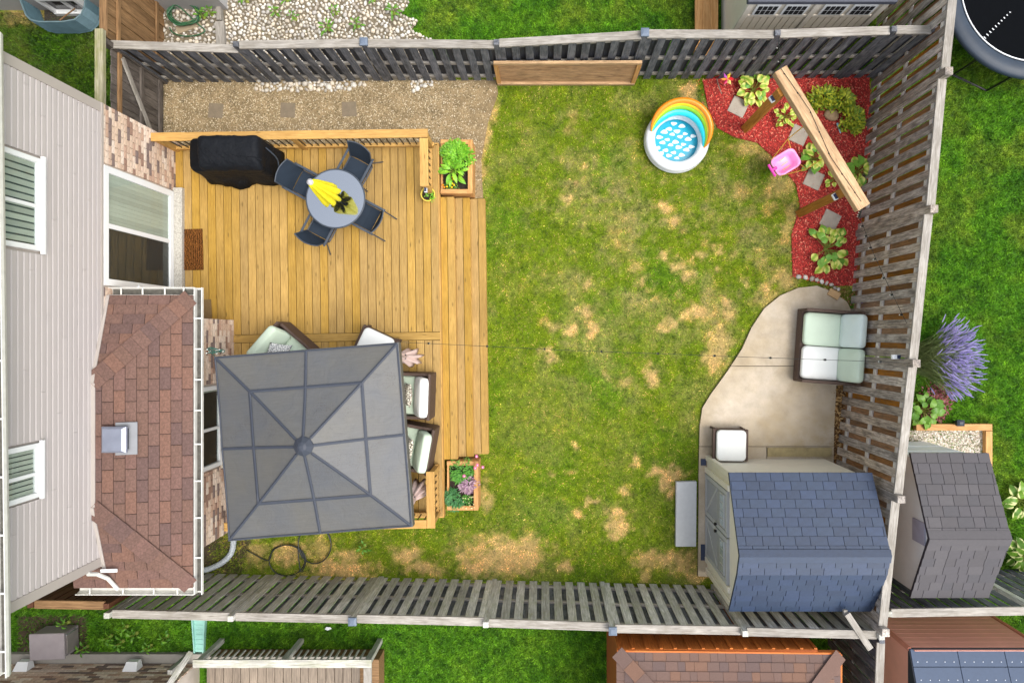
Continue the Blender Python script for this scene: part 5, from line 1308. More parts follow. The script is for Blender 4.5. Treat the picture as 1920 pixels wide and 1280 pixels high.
# ------------------------------------------------------------------ swing frame, swing
B0, B1 = P(1461, 132, 2.08), P(1617, 390, 2.08); bd = (B1 - B0).normalized(); bn = V(-bd.y, bd.x, 0)
sf = thing('swing_frame', 'timber beam on two stained posts over the red mulch', 'swing frame', ((B0 + B1) / 2 - V(0, 0, 2.08)))
board('beam', B0, B1, .22, .14, m_beam, sf, bev=.008)
def onbeam(p):
    s = (p - B0).dot(bd); return B0 + bd * s
for i, p in enumerate((P(1390, 246), P(1497, 401))):
    q_ = onbeam(V(p.x, p.y, 0)); q_.z = 0; q_ = V(p.x, p.y, 0) if (V(p.x, p.y, 0) - q_).length < .06 else q_ + (V(p.x, p.y, 0) - q_) * .5
    board('post', V(q_.x, q_.y, -.03), V(q_.x, q_.y, 2.012), .14, .14, m_post, sf, up=(bn.x, bn.y, 0), bev=.008)
    sgn = -1 if bn.dot(V(-q_.x, -q_.y, 0)) < 0 else 1
    s_ = V(q_.x, q_.y, 1.80) + bn * sgn * .10
    o = thing('solar_light', ('white solar light on the swing post by the dark fence', 'white solar light on the swing post above the largest hosta')[i], 'light', s_ + V(0, 0, -.04), math.atan2(bd.y, bd.x), 'solar lights on the swing posts')
    MB().bb(-.055, .055, -.03, .03, -.03, .03).build('case', m_solarw, o, local=True, bevel=.006); MB().bb(-.045, .045, -.024, .024, .03, .036).build('solar_panel', m_solarp, o, local=True)
n1_, n2_ = onbeam(P(1485, 256, 1.1)), onbeam(P(1520, 312, 1.1)); n1_.z = n2_.z = 1.1
sc_ = (n1_ + n2_) / 2; sc_.z = .40; sang = math.atan2(bn.y, bn.x)
if bn.dot(-V(sc_.x, sc_.y, 0)) < 0: sang += math.pi
sg = thing('toddler_swing', 'pink plastic toddler swing hanging on yellow ropes', 'swing', (sc_.x, sc_.y, sc_.z - .04), sang)
m_pk, m_mg = plain('pink_plastic', (238, 152, 206), .35, .5, namt=.03), plain('magenta_plastic', (224, 56, 168), .35, .5, namt=.03)
def rloop(hx, hy, z, r): return rr(-hx, hx, -hy, hy, z, r, 5)
seat = MB().rings([rloop(.16, .11, 0, .08), rloop(.20, .145, .05, .09), rloop(.235, .17, .17, .10), rloop(.25, .185, .18, .10), rloop(.245, .18, .195, .10), rloop(.205, .145, .185, .09), rloop(.18, .125, .06, .08), rloop(.14, .09, .03, .07)]).build('bucket', m_pk, sg, local=True, smooth=True)
MB().bb(.20, .30, -.025, .025, .20, .235).build('front_bar', m_mg, sg, local=True, bevel=.01); MB().bb(.285, .33, -.125, .125, .195, .24).build('tee_handle', m_mg, sg, local=True, bevel=.012)
for i, y in enumerate((-.09, .0, .08)):
    MB().beam(V(-.1, y, .037), V(.02 + .02 * i, y + .01, .037), .014, .008).build('strap', plain('cream_strap', (226, 196, 128), .7), sg, local=True)
Ms = WM[sg.name]
for nd, s in ((n1_, None), (n2_, None)):
    side = 1 if (Ms.inverted() @ nd).y > 0 else -1; ml = Ms.inverted() @ nd; bt = V(nd.x, nd.y, 2.01); mb = MB()
    for x in (-.20, .20): mb.tube([V(x, side * .17, .19), ml], .008, 6)
    mb.build('rope', m_rope, sg, local=True)
    MB().tube([ml, Ms.inverted() @ bt], .008, 6).build('rope', m_rope, sg, local=True)
# ------------------------------------------------------------------ planting in the mulch
GH = 'hostas in the mulch bed'
hosta('yellow-green hosta with arching stalks beside the colourful pinwheel', P(1410, 172), 30, .38, hm, 41, GH)
hosta('small yellow-green hosta under the stained post by the fence', P(1468, 222), 22, .28, [hm[1]], 42, GH, size=(.5, .85))
hosta('green hosta beneath the pink swing', P(1520, 300), 22, .27, hm, 43, GH)
hosta('yellow-green hosta at the fence foot beyond the beam', P(1603, 325), 24, .30, hm, 44, GH)
hosta('small yellow-green hosta beside the paver below the swing', P(1556, 340), 8, .16, [hm[1]], 45, GH, size=(.6, .9))
hosta('large spreading variegated hosta with an open dark centre', P(1546, 468), 46, .54, hm, 46, GH, el=(5, 35), sides=[(30, 150), (200, 340), (20, 160), (190, 350)], size=(.8, 1.15))
m_gold = leafmat('golden_leaf', (206, 208, 60), (88, 132, 40), .5, .25)
for i, (x, y, r_, lab) in enumerate(((1543, 180, .27, 'golden-green shrub beside the wooden beam'), (1580, 188, .26, 'golden-green shrub between two others behind the boulder'), (1601, 221, .25, 'golden-green shrub nearest the brown fence'))):
    bush('golden_shrub', lab, P(x, y, .2), r_, .34, 520, .085, .04, m_gold, 50 + i, z=.0, group='golden shrubs in the mulch bed', cat='shrub')
pw = thing('pinwheel', 'multicoloured garden pinwheel beside the mulch bed edge', 'pinwheel', tuple(P(1357, 162)))
hd = P(1363, 149, .34); MB().tube([P(1357, 162, -.02), hd], .006, 6).build('stick', plain('pale_stick', (206, 196, 180), .7), pw)
for k, rgb in enumerate(((226, 44, 60), (238, 208, 60), (196, 92, 190), (240, 150, 60), (226, 60, 110), (240, 232, 130))):
    a_ = 1.047 * k; u = V(math.cos(a_), math.sin(a_), .25); s = V(-math.sin(a_), math.cos(a_), .5)
    MB().add([hd + V(0, 0, .02), hd + u * .06 + s * .035, hd + u * .125, hd + u * .05 - s * .03, hd + u * .05 + V(0, 0, .04)], [(0, 1, 4), (1, 2, 4), (2, 3, 4), (3, 0, 4)]).build('petal', plain('petal_%d' % k, rgb, .5), pw)
st = MB().tube(smooth_path([P(1344, 147, .02), P(1347, 160, .03), P(1353, 176, .02)], 4), .012, 6).build('fallen_stick', plain('grey_stick', (146, 120, 106), .85))
tag(st, 'curved grey stick lying on the mulch by the pinwheel', 'stick')
st = MB().tube([P(1570, 231, .03), P(1576, 250, .03)], [.022, .012], 6).build('plant_marker', plain('pale_blue_paint', (150, 196, 206), .6)); tag(st, 'pale blue garden stake lying below the boulder', 'stake')
# ------------------------------------------------------------------ shed with the blue roof
sh = thing('storage_shed', 'beige storage shed with blue shingle roof and grey double doors', 'shed', (4.15, -3.35, 0))
m_beige = plain('beige_resin', (222, 216, 198), .55, .35, namt=.04); m_greyd = plain('grey_door_resin', (150, 152, 152), .55, .35, namt=.05); m_greyl = plain('light_grey_trim', (174, 176, 176), .5)
X0, X1, YA, YB, ZR, YR = 3.06, 5.26, -2.30, -4.36, 2.40, -3.38
ze = 1.76
MB().add([V(X0, YA, 0), V(X0, YB, 0), V(X0, YB, ze), V(X0, YR, ZR - .04), V(X0, YA, ze), V(X1, YA, 0), V(X1, YB, 0), V(X1, YB, ze), V(X1, YR, ZR - .04), V(X1, YA, ze)],
         [(0, 1, 2, 3, 4), (9, 8, 7, 6, 5), (0, 4, 9, 5), (1, 6, 7, 2), (2, 7, 8, 3), (3, 8, 9, 4), (0, 5, 6, 1)]).build('wall', m_beige, sh)
for y in (YA + .02, YB - .02): MB().bb(X0 - .03, X0 + .06, y - .05, y + .05, 0, ze - .02).build('corner_trim', m_beige, sh, bevel=.01)
rx0, rx1 = X0 - .06, X1 + .07
ya_, yb_, yk, zk = YA + .08, YB - .09, -3.70, 2.28
zN, zS = 1.78, 1.80
rf = MB().add([V(x, y, z) for x in (rx0, rx1) for (y, z) in ((ya_, zN), (YR, ZR), (yk, zk), (yb_, zS), (yb_, zS - .04), (yk, zk - .05), (YR, ZR - .05), (ya_, zN - .04))],
         [tuple(range(8)), tuple(range(15, 7, -1))] + [(i, 8 + i, 8 + (i + 1) % 8, (i + 1) % 8) for i in range(8)]).build('roof', plain('blue_roof_base', (38, 46, 60), .7), sh)
m_blue = palette('blue_shingle', [(32, 49, 75), (29, 45, 69), (36, 53, 80), (31, 48, 72), (34, 51, 75)], rough=.5, namt=.16, nscale=14, bump=.45, bscale=60, spec=.7)
def slope(pa, pb, q_, ch, n_):
    pass
def roof_face(par, a, b, c, d, mat, ch=.145, ln=.24, lim=200, th=.015, j=.3):
    v_ = (d - a); u_ = (b - a); tile('shingle', par, [a, b, c, d], u_, v_, ch, ln, mat, th=th, th_top=.003, gap=.008, gapv=.005, stagger=.43, jit=j, limit=lim, lift=.003)
roof_face(rf, V(rx1, ya_, zN), V(rx0, ya_, zN), V(rx0, YR + .08, ZR - .04), V(rx1, YR + .08, ZR - .04), m_blue)
roof_face(rf, V(rx0, yk, zk), V(rx1, yk, zk), V(rx1, YR - .06, ZR - .025), V(rx0, YR - .06, ZR - .025), m_blue, .13)
roof_face(rf, V(rx0, yb_, zS), V(rx1, yb_, zS), V(rx1, yk, zk), V(rx0, yk, zk), m_blue, .13)
for sg_ in ((YR, .10, .5), (YR, -.10, -.3)): board('ridge_cap', V(rx0 - .005, YR + sg_[1] * .5, ZR + .004), V(rx1 + .005, YR + sg_[1] * .5, ZR + .004), .115, .012, m_blue, rf, up=(0, sg_[2] * .9, 1))
for (y0, y1, s) in ((-2.56, -3.325, 1), (-3.345, -4.11, -1)):
    xd = X0 - .015
    lf = MB().bb(xd - .02, xd + .02, y1, y0, .07, 1.62).build('door', m_greyd, sh, bevel=.004)
    for yy in (y0 - .04, y1 + .04): MB().bb(xd - .03, xd - .018, yy - .035, yy + .035, .08, 1.61).build('stile', m_greyl, lf)
    for zz in (.12, 1.56): MB().bb(xd - .03, xd - .018, y1 + .08, y0 - .08, zz - .04, zz + .04).build('rail', m_greyl, lf)
    MB().beam(V(xd - .024, y1 + .1, .2 if s > 0 else .95), V(xd - .024, y0 - .1, .95 if s > 0 else .2), .05, .012, up=(-1, 0, 0)).build('brace', m_greyl, lf)
    ym = (y0 + y1) / 2
    for k in range(9):
        z = .2 + k * .085; MB().beam(V(xd - .0225, y1 + .09, z), V(xd - .0225, y0 - .09, z), .03, .006, up=(-1, 0, 0)).build('louver', m_greyd, lf)
    wd = MB().bb(xd - .034, xd - .018, y1 + .10, y0 - .10, 1.16, 1.44).build('window', m_greyl, lf)
    for k in range(4):
        yy = y1 + .115 + k * (y0 - y1 - .23) / 4; MB().bb(xd - .038, xd - .033, yy + .012, yy + (y0 - y1 - .23) / 4 - .012, 1.19, 1.41).build('pane', plain('pale_pane', (150, 164, 166), .15, .6), lf)
    kb = MB().lathe([(.012, 0), (.028, .02), (.03, .04), (.015, .05)], (0, 0, 0), 12).build('knob', m_black, lf)
    M = Matrix.Translation((xd - .055, (y1 + .05) if s > 0 else (y0 - .05), .95)); kb.matrix_basis = WM[lf.name].inverted() @ M @ Matrix.Rotation(R(-90), 4, 'Y')
for y in (-2.5, -4.17): MB().bb(X0 - .045, X0 + .01, y - .05, y + .05, 0, 1.68).build('door_jamb', m_beige, sh, bevel=.008)
MB().bb(X0 - .12, X0 - .02, -2.42, -2.30, .0, .07).build('ramp_end', plain('dark_blue_resin', (46, 56, 78), .5), sh)
MB().bb(X0 - .12, X0 - .02, -4.2, -3.9, .0, .06).build('ramp_end', plain('dark_blue_resin', (46, 56, 78), .5), sh)
# ------------------------------------------------------------------ string lights and hoses
def string(label, pts, sag, n_b, name='string_lights', drop=.05, par=None, sub=24, br=.014):
    s_ = thing(name, label, 'string lights', tuple(pts[0])); path = []
    for i in range(len(pts) - 1):
        for k in range(sub):
            t = k / sub; p = pts[i] + (pts[i + 1] - pts[i]) * t; path.append(p - V(0, 0, sag * 4 * t * (1 - t)))
    path.append(pts[-1]); MB().tube(path, .0038, 5).build('cable', m_cable, s_)
    for k in range(n_b):
        p = path[min(len(path) - 1, int((k + .6) / n_b * (len(path) - 1)))]
        MB().lathe([(.008, 0), (.017, -.012), (.017, -.045), (.006, -.05)], p, 8).build('socket', m_cable, s_)
        MB().lathe([(.006, -.048), (br, -.065), (br * 1.15, -.085), (.004, -.105)], p, 8).build('bulb', m_bulb, s_)
    return s_
string('black string light cable spanning from the gazebo over the lawn to the fence', [P(747, 641, 2.50), P(1075, 657, 2.30), P(1395, 669, 2.30), P(1706, 680, 2.36)], .03, 9)
string('thin string of fairy lights running from the wooden beam down the fence', [B1 + V(0, 0, .02), P(1612, 405, 1.3) + V(.0, 0, 0), P(1640, 480, 1.7), P(1700, 606, 2.15)], .01, 11, br=.011)
string('string of fairy lights wound along the wooden beam to the dark fence', [P(1459, 72, 1.95), B0 + V(0, .0, .08), B0 + bd * .8 + bn * .05 + V(0, 0, .078), B0 + bd * 1.6 - bn * .05 + V(0, 0, .078), B1 - bd * .1 + V(0, 0, .078)], .0, 9, br=.011)
def coil(name, label, pts, r, mat, cat='hose', n=8):
    return tag(MB().tube(smooth_path(pts, n), r, 7).build(name, mat, smooth=True), label, cat)
pts = [P(462, 1030, .05)]
for k in range(14):
    a_ = R(180 + k * 45); pts.append(P(536 + 34 * math.cos(a_) + k * .3, 1050 + 29 * math.sin(a_), .03 + .004 * k))
for k in range(13):
    a_ = R(170 - k * 48); pts.append(P(590 + 31 * math.cos(a_), 1020 + 36 * math.sin(a_), .06 + .003 * k))
coil('garden_hose', 'thin dark garden hose looped on the dry grass below the gazebo', pts, .010, m_rubberhose)
sol = thing('solar_light', 'white solar light on the brown fence above the loveseat', 'light', tuple(P(1674, 668, 1.98)))
MB().bb(-.07, .06, -.035, .035, -.03, .03).build('case', m_solarw, sol, local=True, bevel=.006); MB().bb(-.0, .055, -.03, .03, .03, .036).build('solar_panel', m_solarp, sol, local=True)
sol.matrix_basis = Matrix.Translation((fe(-.33) - .10, -.33, 1.99))
# ------------------------------------------------------------------ neighbours to the south
nh = thing('neighbour_house', 'brick house wall with white vents beyond the south fence', 'house', (-8.2, -6.3, 0))
YS = -6.10
nbw = MB().bb(-12, -6.5, -9, YS - .03, -.05, 5.6).build('wall', m_mortar, nh)
MB().bb(-12, -6.42, YS - .03, YS + .16, -.05, .10).build('footing', plain('grey_footing', (150, 146, 138), .9, namt=.1, bump=.3), nh)
tile('brick', nbw, [(-6.5, YS - .03, .12), (-10.3, YS - .03, .12), (-10.3, YS - .03, 1.7), (-6.5, YS - .03, 1.7)], (-1, 0, 0), (0, 0, 1), .0775, .21, m_brick, th=.024, gap=.01, thj=.005, limit=300, stuff_name='brickwork')
for x in (-9.55, -7.55):
    c = V(x, YS + .0, .34); v_ = MB().rings([[c + V(sx * .13, 0, sz * .1) for sx, sz in ((-1, -1), (1, -1), (1, 1), (-1, 1))], [c + V(sx * .10, .14, sz * .09 - .01) for sx, sz in ((-1, -1), (1, -1), (1, .3), (-1, .3))]]).build('wall_vent', m_white, nh)
# neighbour's deck rail
m_gate2 = wood('grey_brown_decking', (110, 98, 86), (152, 138, 122), var=.12, knots=.3)
nd = thing('deck_railing', 'grey weathered deck railing of the house beyond the south fence', 'railing', (-5, -6.1, 0))
RZ = .95; ya = P(0, 1243, RZ).y; xa, xb = P(362, 0, RZ).x, P(697, 0, RZ).x
MB().bb(xa, xb, ya - 1.5, ya - .18, .0, .42).build('platform', m_gatebrown, nd)
board('cap_rail', V(xa, ya, RZ), V(xb, ya, RZ), .14, .036, m_fgrey, nd); board('cap_rail', V(xb - .07, ya - .072, RZ), V(xb - .07, ya - 1.6, RZ), .14, .036, m_cap, nd)
board('bottom_rail', V(xa, ya - .1, .56), V(xb - .1, ya - .1, .56), .09, .05, m_cap, nd)
x = xa + .1
while x < xb - .1:
    board('baluster', V(x, ya - .02, .4), V(x, ya - .02, RZ - .02), .03, .03, m_fgrey, nd, up=(0, 1, 0)); x += .115
for i in range(18): board('deck_board', V(xa + .07 + i * .155, ya - 1.5, .44), V(xa + .07 + i * .155, ya - .19, .44), .145, .034, m_gate2, nd)
for x in (xa + .06, (xa + xb) / 2, xb - .08): board('post', V(x, ya - .02, -.02), V(x, ya - .02, RZ - .02), .09, .09, m_fgrey, nd, up=(0, 1, 0))
board('handrail', P(358, 1222, .75), P(312, 1290, 1.3), .09, .05, m_fgrey, nd); board('post', P(360, 1222, -.02) + V(.0, 0, 0), P(360, 1222, -.02) + V(0, 0, .78), .08, .08, m_fgrey, nd, up=(0, 1, 0))
# utility box, splash block
ub = thing('utility_box', 'grey metal utility box beside the neighbouring brick wall', 'box', tuple(P(118, 1193, 0)), R(2))
m_ub = plain('grey_box_metal', (150, 142, 144), .6, .3, namt=.1)
MB().bb(-.30, .30, -.22, .22, .0, .38).build('cabinet', m_ub, ub, local=True, bevel=.01); MB().bb(-.32, .32, -.24, .24, .38, .43).build('lid', m_ub, ub, local=True, bevel=.012); MB().bb(.30, .325, -.17, .17, .05, .35).build('door', plain('grey_box_door', (128, 122, 118), .6), ub, local=True, bevel=.004)
MB().tube([V(.31, .2, .1), V(.36, .2, .2), V(.36, .2, .42)], .012, 6).build('pipe', m_steel, ub, local=True)
sb = thing('splash_block', 'turquoise plastic splash block lying on the grass', 'splash block', tuple(P(376, 1186, 0)))
m_tq = plain('faded_turquoise', (146, 196, 184), .6, namt=.08)
def trap(y0, y1, w0, w1, z0, z1): return [[V(-w0, y0, z0), V(w0, y0, z0), V(w0, y0, z1), V(-w0, y0, z1)], [V(-w1, y1, z0), V(w1, y1, z0), V(w1, y1, z1), V(-w1, y1, z1)]]
MB().rings(trap(-.34, .34, .08, .12, .0, .04)).build('tray', m_tq, sb, local=True)
for s in (-1, 1): MB().rings([[V(s * .08 + d, -.34, z) for d, z in ((-.01, .0), (.01, 0), (.01, .08), (-.01, .08))], [V(s * .12 + d, .34, z) for d, z in ((-.01, .0), (.01, 0), (.01, .10), (-.01, .10))]]).build('side_wall', m_tq, sb, local=True)
for k in range(6): MB().bb(-.075, .075, -.3 + k * .09, -.28 + k * .09, .04, .048).build('rib', m_tq, sb, local=True)
# orange-brown shed
ob = thing('storage_shed', 'orange-brown wooden shed with patterned shingle roof behind the fence', 'shed', (2.8, -6, 0))
m_orange = wood('orange_stain', (150, 78, 26), (206, 118, 48), var=.08, knots=.15); m_ora2 = wood('orange_trim', (170, 88, 34), (206, 120, 56), var=.06, knots=.1)
xa, xb, yw, zt = 1.18, 4.36, -5.0, 2.0
MB().bb(xa, xb, -8, yw, -.02, zt).build('wall', plain('orange_wall', (150, 76, 26), .75, namt=.15), ob)
n = 15
for i in range(n):
    x = xa + .02 + i * (xb - xa - .04) / (n - 1); board('batten', V(x, yw + .012, .0), V(x, yw + .012, zt - .02), .05, .03, m_orange, ob, up=(0, 1, 0))
for i in range(n - 1):
    x = xa + .02 + (i + .5) * (xb - xa - .04) / (n - 1); board('siding_board', V(x, yw + .004, .0), V(x, yw + .004, zt - .02), (xb - xa) / n - .03, .01, m_orange, ob, up=(0, 1, 0))
e = [V(xa - .02, yw - .02, zt), V(xb + .36, yw - .06, zt), V(xb + .36, -8.2, zt), V(xa - .02, -8.2, zt)]
board('fascia', e[0] + V(0, .012, -.03), e[1] + V(0, .012, -.03), .10, .03, m_ora2, ob, up=(0, 1, 0)); board('fascia', e[1] + V(.012, 0, -.03), e[2] + V(.012, 0, -.03), .10, .03, m_ora2, ob, up=(1, 0, 0))
apn, aps = V(xa + 1.55, -6.55, zt + .62), V(xb - 1.2, -6.55, zt + .62)
orf = MB().add(e + [apn, aps, e[0] - V(0, 0, .05), e[1] - V(0, 0, .05), e[2] - V(0, 0, .05), e[3] - V(0, 0, .05)], [(0, 4, 5, 1), (0, 3, 4), (1, 5, 2), (3, 2, 5, 4), (6, 7, 8, 9), (0, 1, 7, 6), (1, 2, 8, 7), (2, 3, 9, 8), (3, 0, 6, 9)]).build('roof', m_tar, ob)
m_os = palette('mottled_shingle', [(108, 87, 79), (104, 85, 78), (108, 86, 77), (116, 89, 75), (98, 82, 78), (107, 87, 79)], rough=.9, namt=.12, nscale=60, bump=.5, bscale=250)
def hipf(a, b, c, d, par, mat, up_):
    pts = [p for p in (a, b, c, d) if p is not None]; u_ = (b - a).normalized(); nrm = u_.cross(pts[-1] - a).normalized(); v_ = nrm.cross(u_)
    tile('shingle', par, pts, u_, v_, .14, .17, mat, th=.016, th_top=.003, gap=.004, gapv=-.003, stagger=.37, jit=.7, limit=150, lift=.003)
hipf(e[1], e[0], apn, aps, orf, m_os, 0); hipf(e[0], e[3], apn, None, orf, m_os, 0); hipf(e[2], e[1], aps, None, orf, m_os, 0)
for a, b in ((e[0], apn), (e[1], aps)):
    for k in range(9): board('hip_shingle', a + (b - a) * (k / 9) + V(0, 0, .024), a + (b - a) * ((k + 1.1) / 9) + V(0, 0, .02), .22, .008, m_os, orf)
# terracotta shed with navy roof
ts = thing('storage_shed', 'terracotta resin shed with navy riveted roof panels', 'shed', (7.3, -6, 0))
m_terr = plain('terracotta_resin', (226, 160, 142), .5, .35, namt=.08, nscale=3); m_terr2 = plain('terracotta_resin_trim', (200, 128, 108), .5, .35)
xw, xe, yn = 6.10, 8.35, -5.22
MB().bb(xw, xe, -8, yn, -.02, 1.5).build('wall', m_terr, ts)
for i in range(9):
    z = .08 + i * .165; MB().bb(xw + .05, xe - .05, yn, yn + .012, z, z + .155).build('wall_panel', m_terr, ts, bevel=.004)
for x in (xw, xe): MB().bb(x - .03, x + .03, yn - .03, yn + .03, -.01, 1.49).build('corner_trim', m_terr2, ts, bevel=.008)
m_navy = plain('navy_roof_panel', (60, 74, 96), .45, .45, .2, namt=.1, nscale=14)
trf = MB().add([V(xw - .02, yn + .02, 1.5), V(xe + .05, yn + .02, 1.5), V(xe + .05, -7.2, 2.3), V(xw - .02, -7.2, 2.3), V(xw - .02, yn + .02, 1.47), V(xe + .05, yn + .02, 1.47), V(xe + .05, -7.2, 1.47), V(xw - .02, -7.2, 1.47)],
         [(0, 1, 2, 3), (4, 7, 6, 5), (0, 4, 5, 1), (1, 5, 6, 2), (2, 6, 7, 3), (3, 7, 4, 0)]).build('roof', plain('navy_edge', (30, 36, 48), .6), ts)
dv = V(0, -7.2 - yn - .02, .8); dl = dv.length; dv.normalize(); nr = V(1, 0, 0).cross(-dv).normalized(); nr = nr if nr.z > 0 else -nr
for j in range(3):
    for i in range(3):
        x0 = xw - .01 + i * .78; s0 = .01 + j * .27
        a = V(x0 + .39, yn + .02, 1.5) + dv * s0 + nr * .008; board('roof_panel', a, a + dv * .262, .772, .012, m_navy, trf, up=nr)
        for k in range(5):
            q_ = V(x0 + .09 + k * .15, yn + .02, 1.5) + dv * (s0 + .19) + nr * .014
            MB().lathe([(.012, 0), (.009, .005), (.002, .007)], q_, 8).build('rivet', m_steel, trf)
# slate-roofed shed to the east
gs = thing('storage_shed', 'pale grey shed with slate shingle roof beyond the brown fence', 'shed', (6.6, -3.1, 0))
m_pale = plain('pale_grey_resin', (226, 230, 230), .5, .35, namt=.04); m_slsh = palette('slate_shingle', [(78, 75, 78), (74, 72, 75), (82, 79, 81), (76, 73, 75)], rough=.6, namt=.06, nscale=20, bump=.25, bscale=60, spec=.35)
X0, X1, YA, YB, YR, ZR, ze = 6.02, 7.16, -1.98, -4.16, -3.13, 2.34, 1.76
MB().add([V(X0, YA, 0), V(X0, YB, 0), V(X0, YB, ze), V(X0, YR, ZR - .04), V(X0, YA, ze), V(X1, YA, 0), V(X1, YB, 0), V(X1, YB, ze), V(X1, YR, ZR - .04), V(X1, YA, ze)],
         [(0, 1, 2, 3, 4), (9, 8, 7, 6, 5), (0, 4, 9, 5), (1, 6, 7, 2), (2, 7, 8, 3), (3, 8, 9, 4), (0, 5, 6, 1)]).build('wall', m_pale, gs)
for z in (.4, .9, 1.4): MB().bb(X0 + .03, X1 - .03, YA, YA + .012, z - .2, z + .24).build('wall_panel', m_pale, gs, bevel=.005)
MB().bb(X0 - .02, X0 + .02, YR - .18, YR + .18, 1.75, 2.12).build('gable_vent', plain('lilac_grey', (160, 160, 176), .5), gs, bevel=.004)
rx0, rx1 = X0 - .07, X1 + .06; ya_, yb_ = YA + .08, YB - .08
rf = MB().add([V(x, y, z) for x in (rx0, rx1) for (y, z) in ((ya_, 1.78), (YR, ZR), (yb_, 1.78), (yb_, 1.74), (YR, ZR - .05), (ya_, 1.74))], [tuple(range(6)), tuple(range(11, 5, -1))] + [(i, 6 + i, 6 + (i + 1) % 6, (i + 1) % 6) for i in range(6)]).build('roof', plain('slate_roof_base', (50, 48, 56), .7), gs)
roof_face(rf, V(rx1, ya_, 1.78), V(rx0, ya_, 1.78), V(rx0, YR + .10, ZR - .05), V(rx1, YR + .10, ZR - .05), m_slsh, .17, .21, j=.5)
roof_face(rf, V(rx0, yb_, 1.78), V(rx1, yb_, 1.78), V(rx1, YR - .10, ZR - .05), V(rx0, YR - .10, ZR - .05), m_slsh, .17, .21, j=.7)
for s in (-1, 1): board('ridge_cap', V(rx0 - .004, YR + s * .06, ZR - .012), V(rx1 + .004, YR + s * .06, ZR - .012), .13, .012, m_slsh, rf, up=(0, s * .5, 1))
# timber-edged gravel bed, lamp, plants along the brown fence's far side
tb_ = thing('timber_edging', 'tan timber edging around a small gravel bed beside the slate-roofed shed', 'edging', tuple(P(1785, 825)))
board('timber', P(1715, 800, .06), P(1857, 800, .06), .12, .12, m_cedar, tb_); board('timber', P(1851, 807, .06), P(1851, 905, .06), .12, .12, m_cedar, tb_)
GB = [(1700, 807), (1844, 807), (1844, 900), (1700, 900)]
xy, rs = scatter(GB, 5200, 15); octas('gravel', xy, rs, .012, .026, .004, palette('white_gravel', [(196, 188, 176), (172, 160, 146), (214, 208, 200), (140, 128, 114), (186, 170, 150)], namt=.1, bump=0), .8, None, 'pale gravel inside the timber edging', 'gravel')
sheet('gravel_bed', GB, -.05, .005, plain('gravel_bed_base', (120, 108, 92), .95, namt=.3), 'small gravel bed beside the slate-roofed shed', 'gravel bed')
lm = thing('garden_lamp', 'small black square garden lamp on the timber edging', 'lamp', tuple(P(1788, 790, 0)))
MB().lathe([(.02, 0), (.02, .16)], (0, 0, 0), 8).build('stake', m_black, lm, local=True); MB().rings([[(s1 * .06, s2 * .05, .15) for s1, s2 in ((-1, -1), (1, -1), (1, 1), (-1, 1))], [(s1 * .068, s2 * .058, .23) for s1, s2 in ((-1, -1), (1, -1), (1, 1), (-1, 1))], [(s1 * .03, s2 * .025, .25) for s1, s2 in ((-1, -1), (1, -1), (1, 1), (-1, 1))]]).build('head', plain('dark_navy_plastic', (40, 46, 58), .5), lm, local=True)
def lavender():
    c = P(1722, 672, 0); l = thing('lavender', 'purple lavender in full bloom leaning away from the brown fence', 'plant', (c.x, c.y, 0)); rnd = random.Random(9); st = MB(); fl_ = MB()
    for i in range(520):
        a_ = R(rnd.uniform(-62, 62)); le = rnd.uniform(.45, 1.0); b_ = c + V(rnd.uniform(-.1, .15), rnd.uniform(-.3, .3), 0); a2 = a_ + rnd.uniform(-.15, .15)
        t = b_ + V(math.cos(a2) * le * .78, math.sin(a2) * le * .62, rnd.uniform(.25, .6)); mid = (b_ + t) / 2 + V(rnd.uniform(-.04, .04), rnd.uniform(-.05, .05), rnd.uniform(.05, .16))
        st.tube([b_, mid, t], .0035, 3); d = (t - mid).normalized()
        w_ = V(rnd.uniform(-.03, .03), rnd.uniform(-.04, .04), rnd.uniform(-.04, .01)); fl_.tube([t - d * .03, t + d * .03 + w_ * .2, t + d * .09 + w_ * .6, t + d * .13 + w_], [.005, .011, .009, .003], 4)
    st.build('stems', leafmat('lavender_stem', (122, 136, 84), (96, 116, 70), .6, .2), l, fix=False)['kind'] = 'stuff'; fl_.build('blossom', leafmat('lavender_flower', (172, 164, 212), (128, 120, 178), .7, .2), l, fix=False)['kind'] = 'stuff'
lavender()
gm = [leaf_mesh('hosta_leaf', .2, .13, leafmat('lime_leaf', (112, 152, 48), (86, 132, 44), .42, .25), .3)]
hosta('green hosta behind the brown fence below the lavender', P(1726, 768), 26, .36, gm, 61, 'hostas beyond the brown fence')
m_he = leafmat('burgundy_leaf', (142, 74, 70), (108, 50, 56), .5, .2)
bush('burgundy_plant', 'burgundy low plant between the lavender and the lamp', P(1758, 755, .1), .36, .14, 700, .06, .03, m_he, 63)
m_var = leafmat('variegated_leaf', (112, 152, 44), (84, 126, 42), .42, .25, ((214, 216, 150), .035, .05))
vm = [leaf_mesh('hosta_leaf', .22, .16, m_var, .35)]
for (x, y, n_, lab) in ((1905, 935, 22, 'white-edged hosta beside the slate-roofed shed'), (1912, 1035, 26, 'larger white-edged hosta beside the slate-roofed shed near the grey fence')): hosta(lab, P(x, y), n_, .36, vm, x, 'hostas beyond the brown fence')
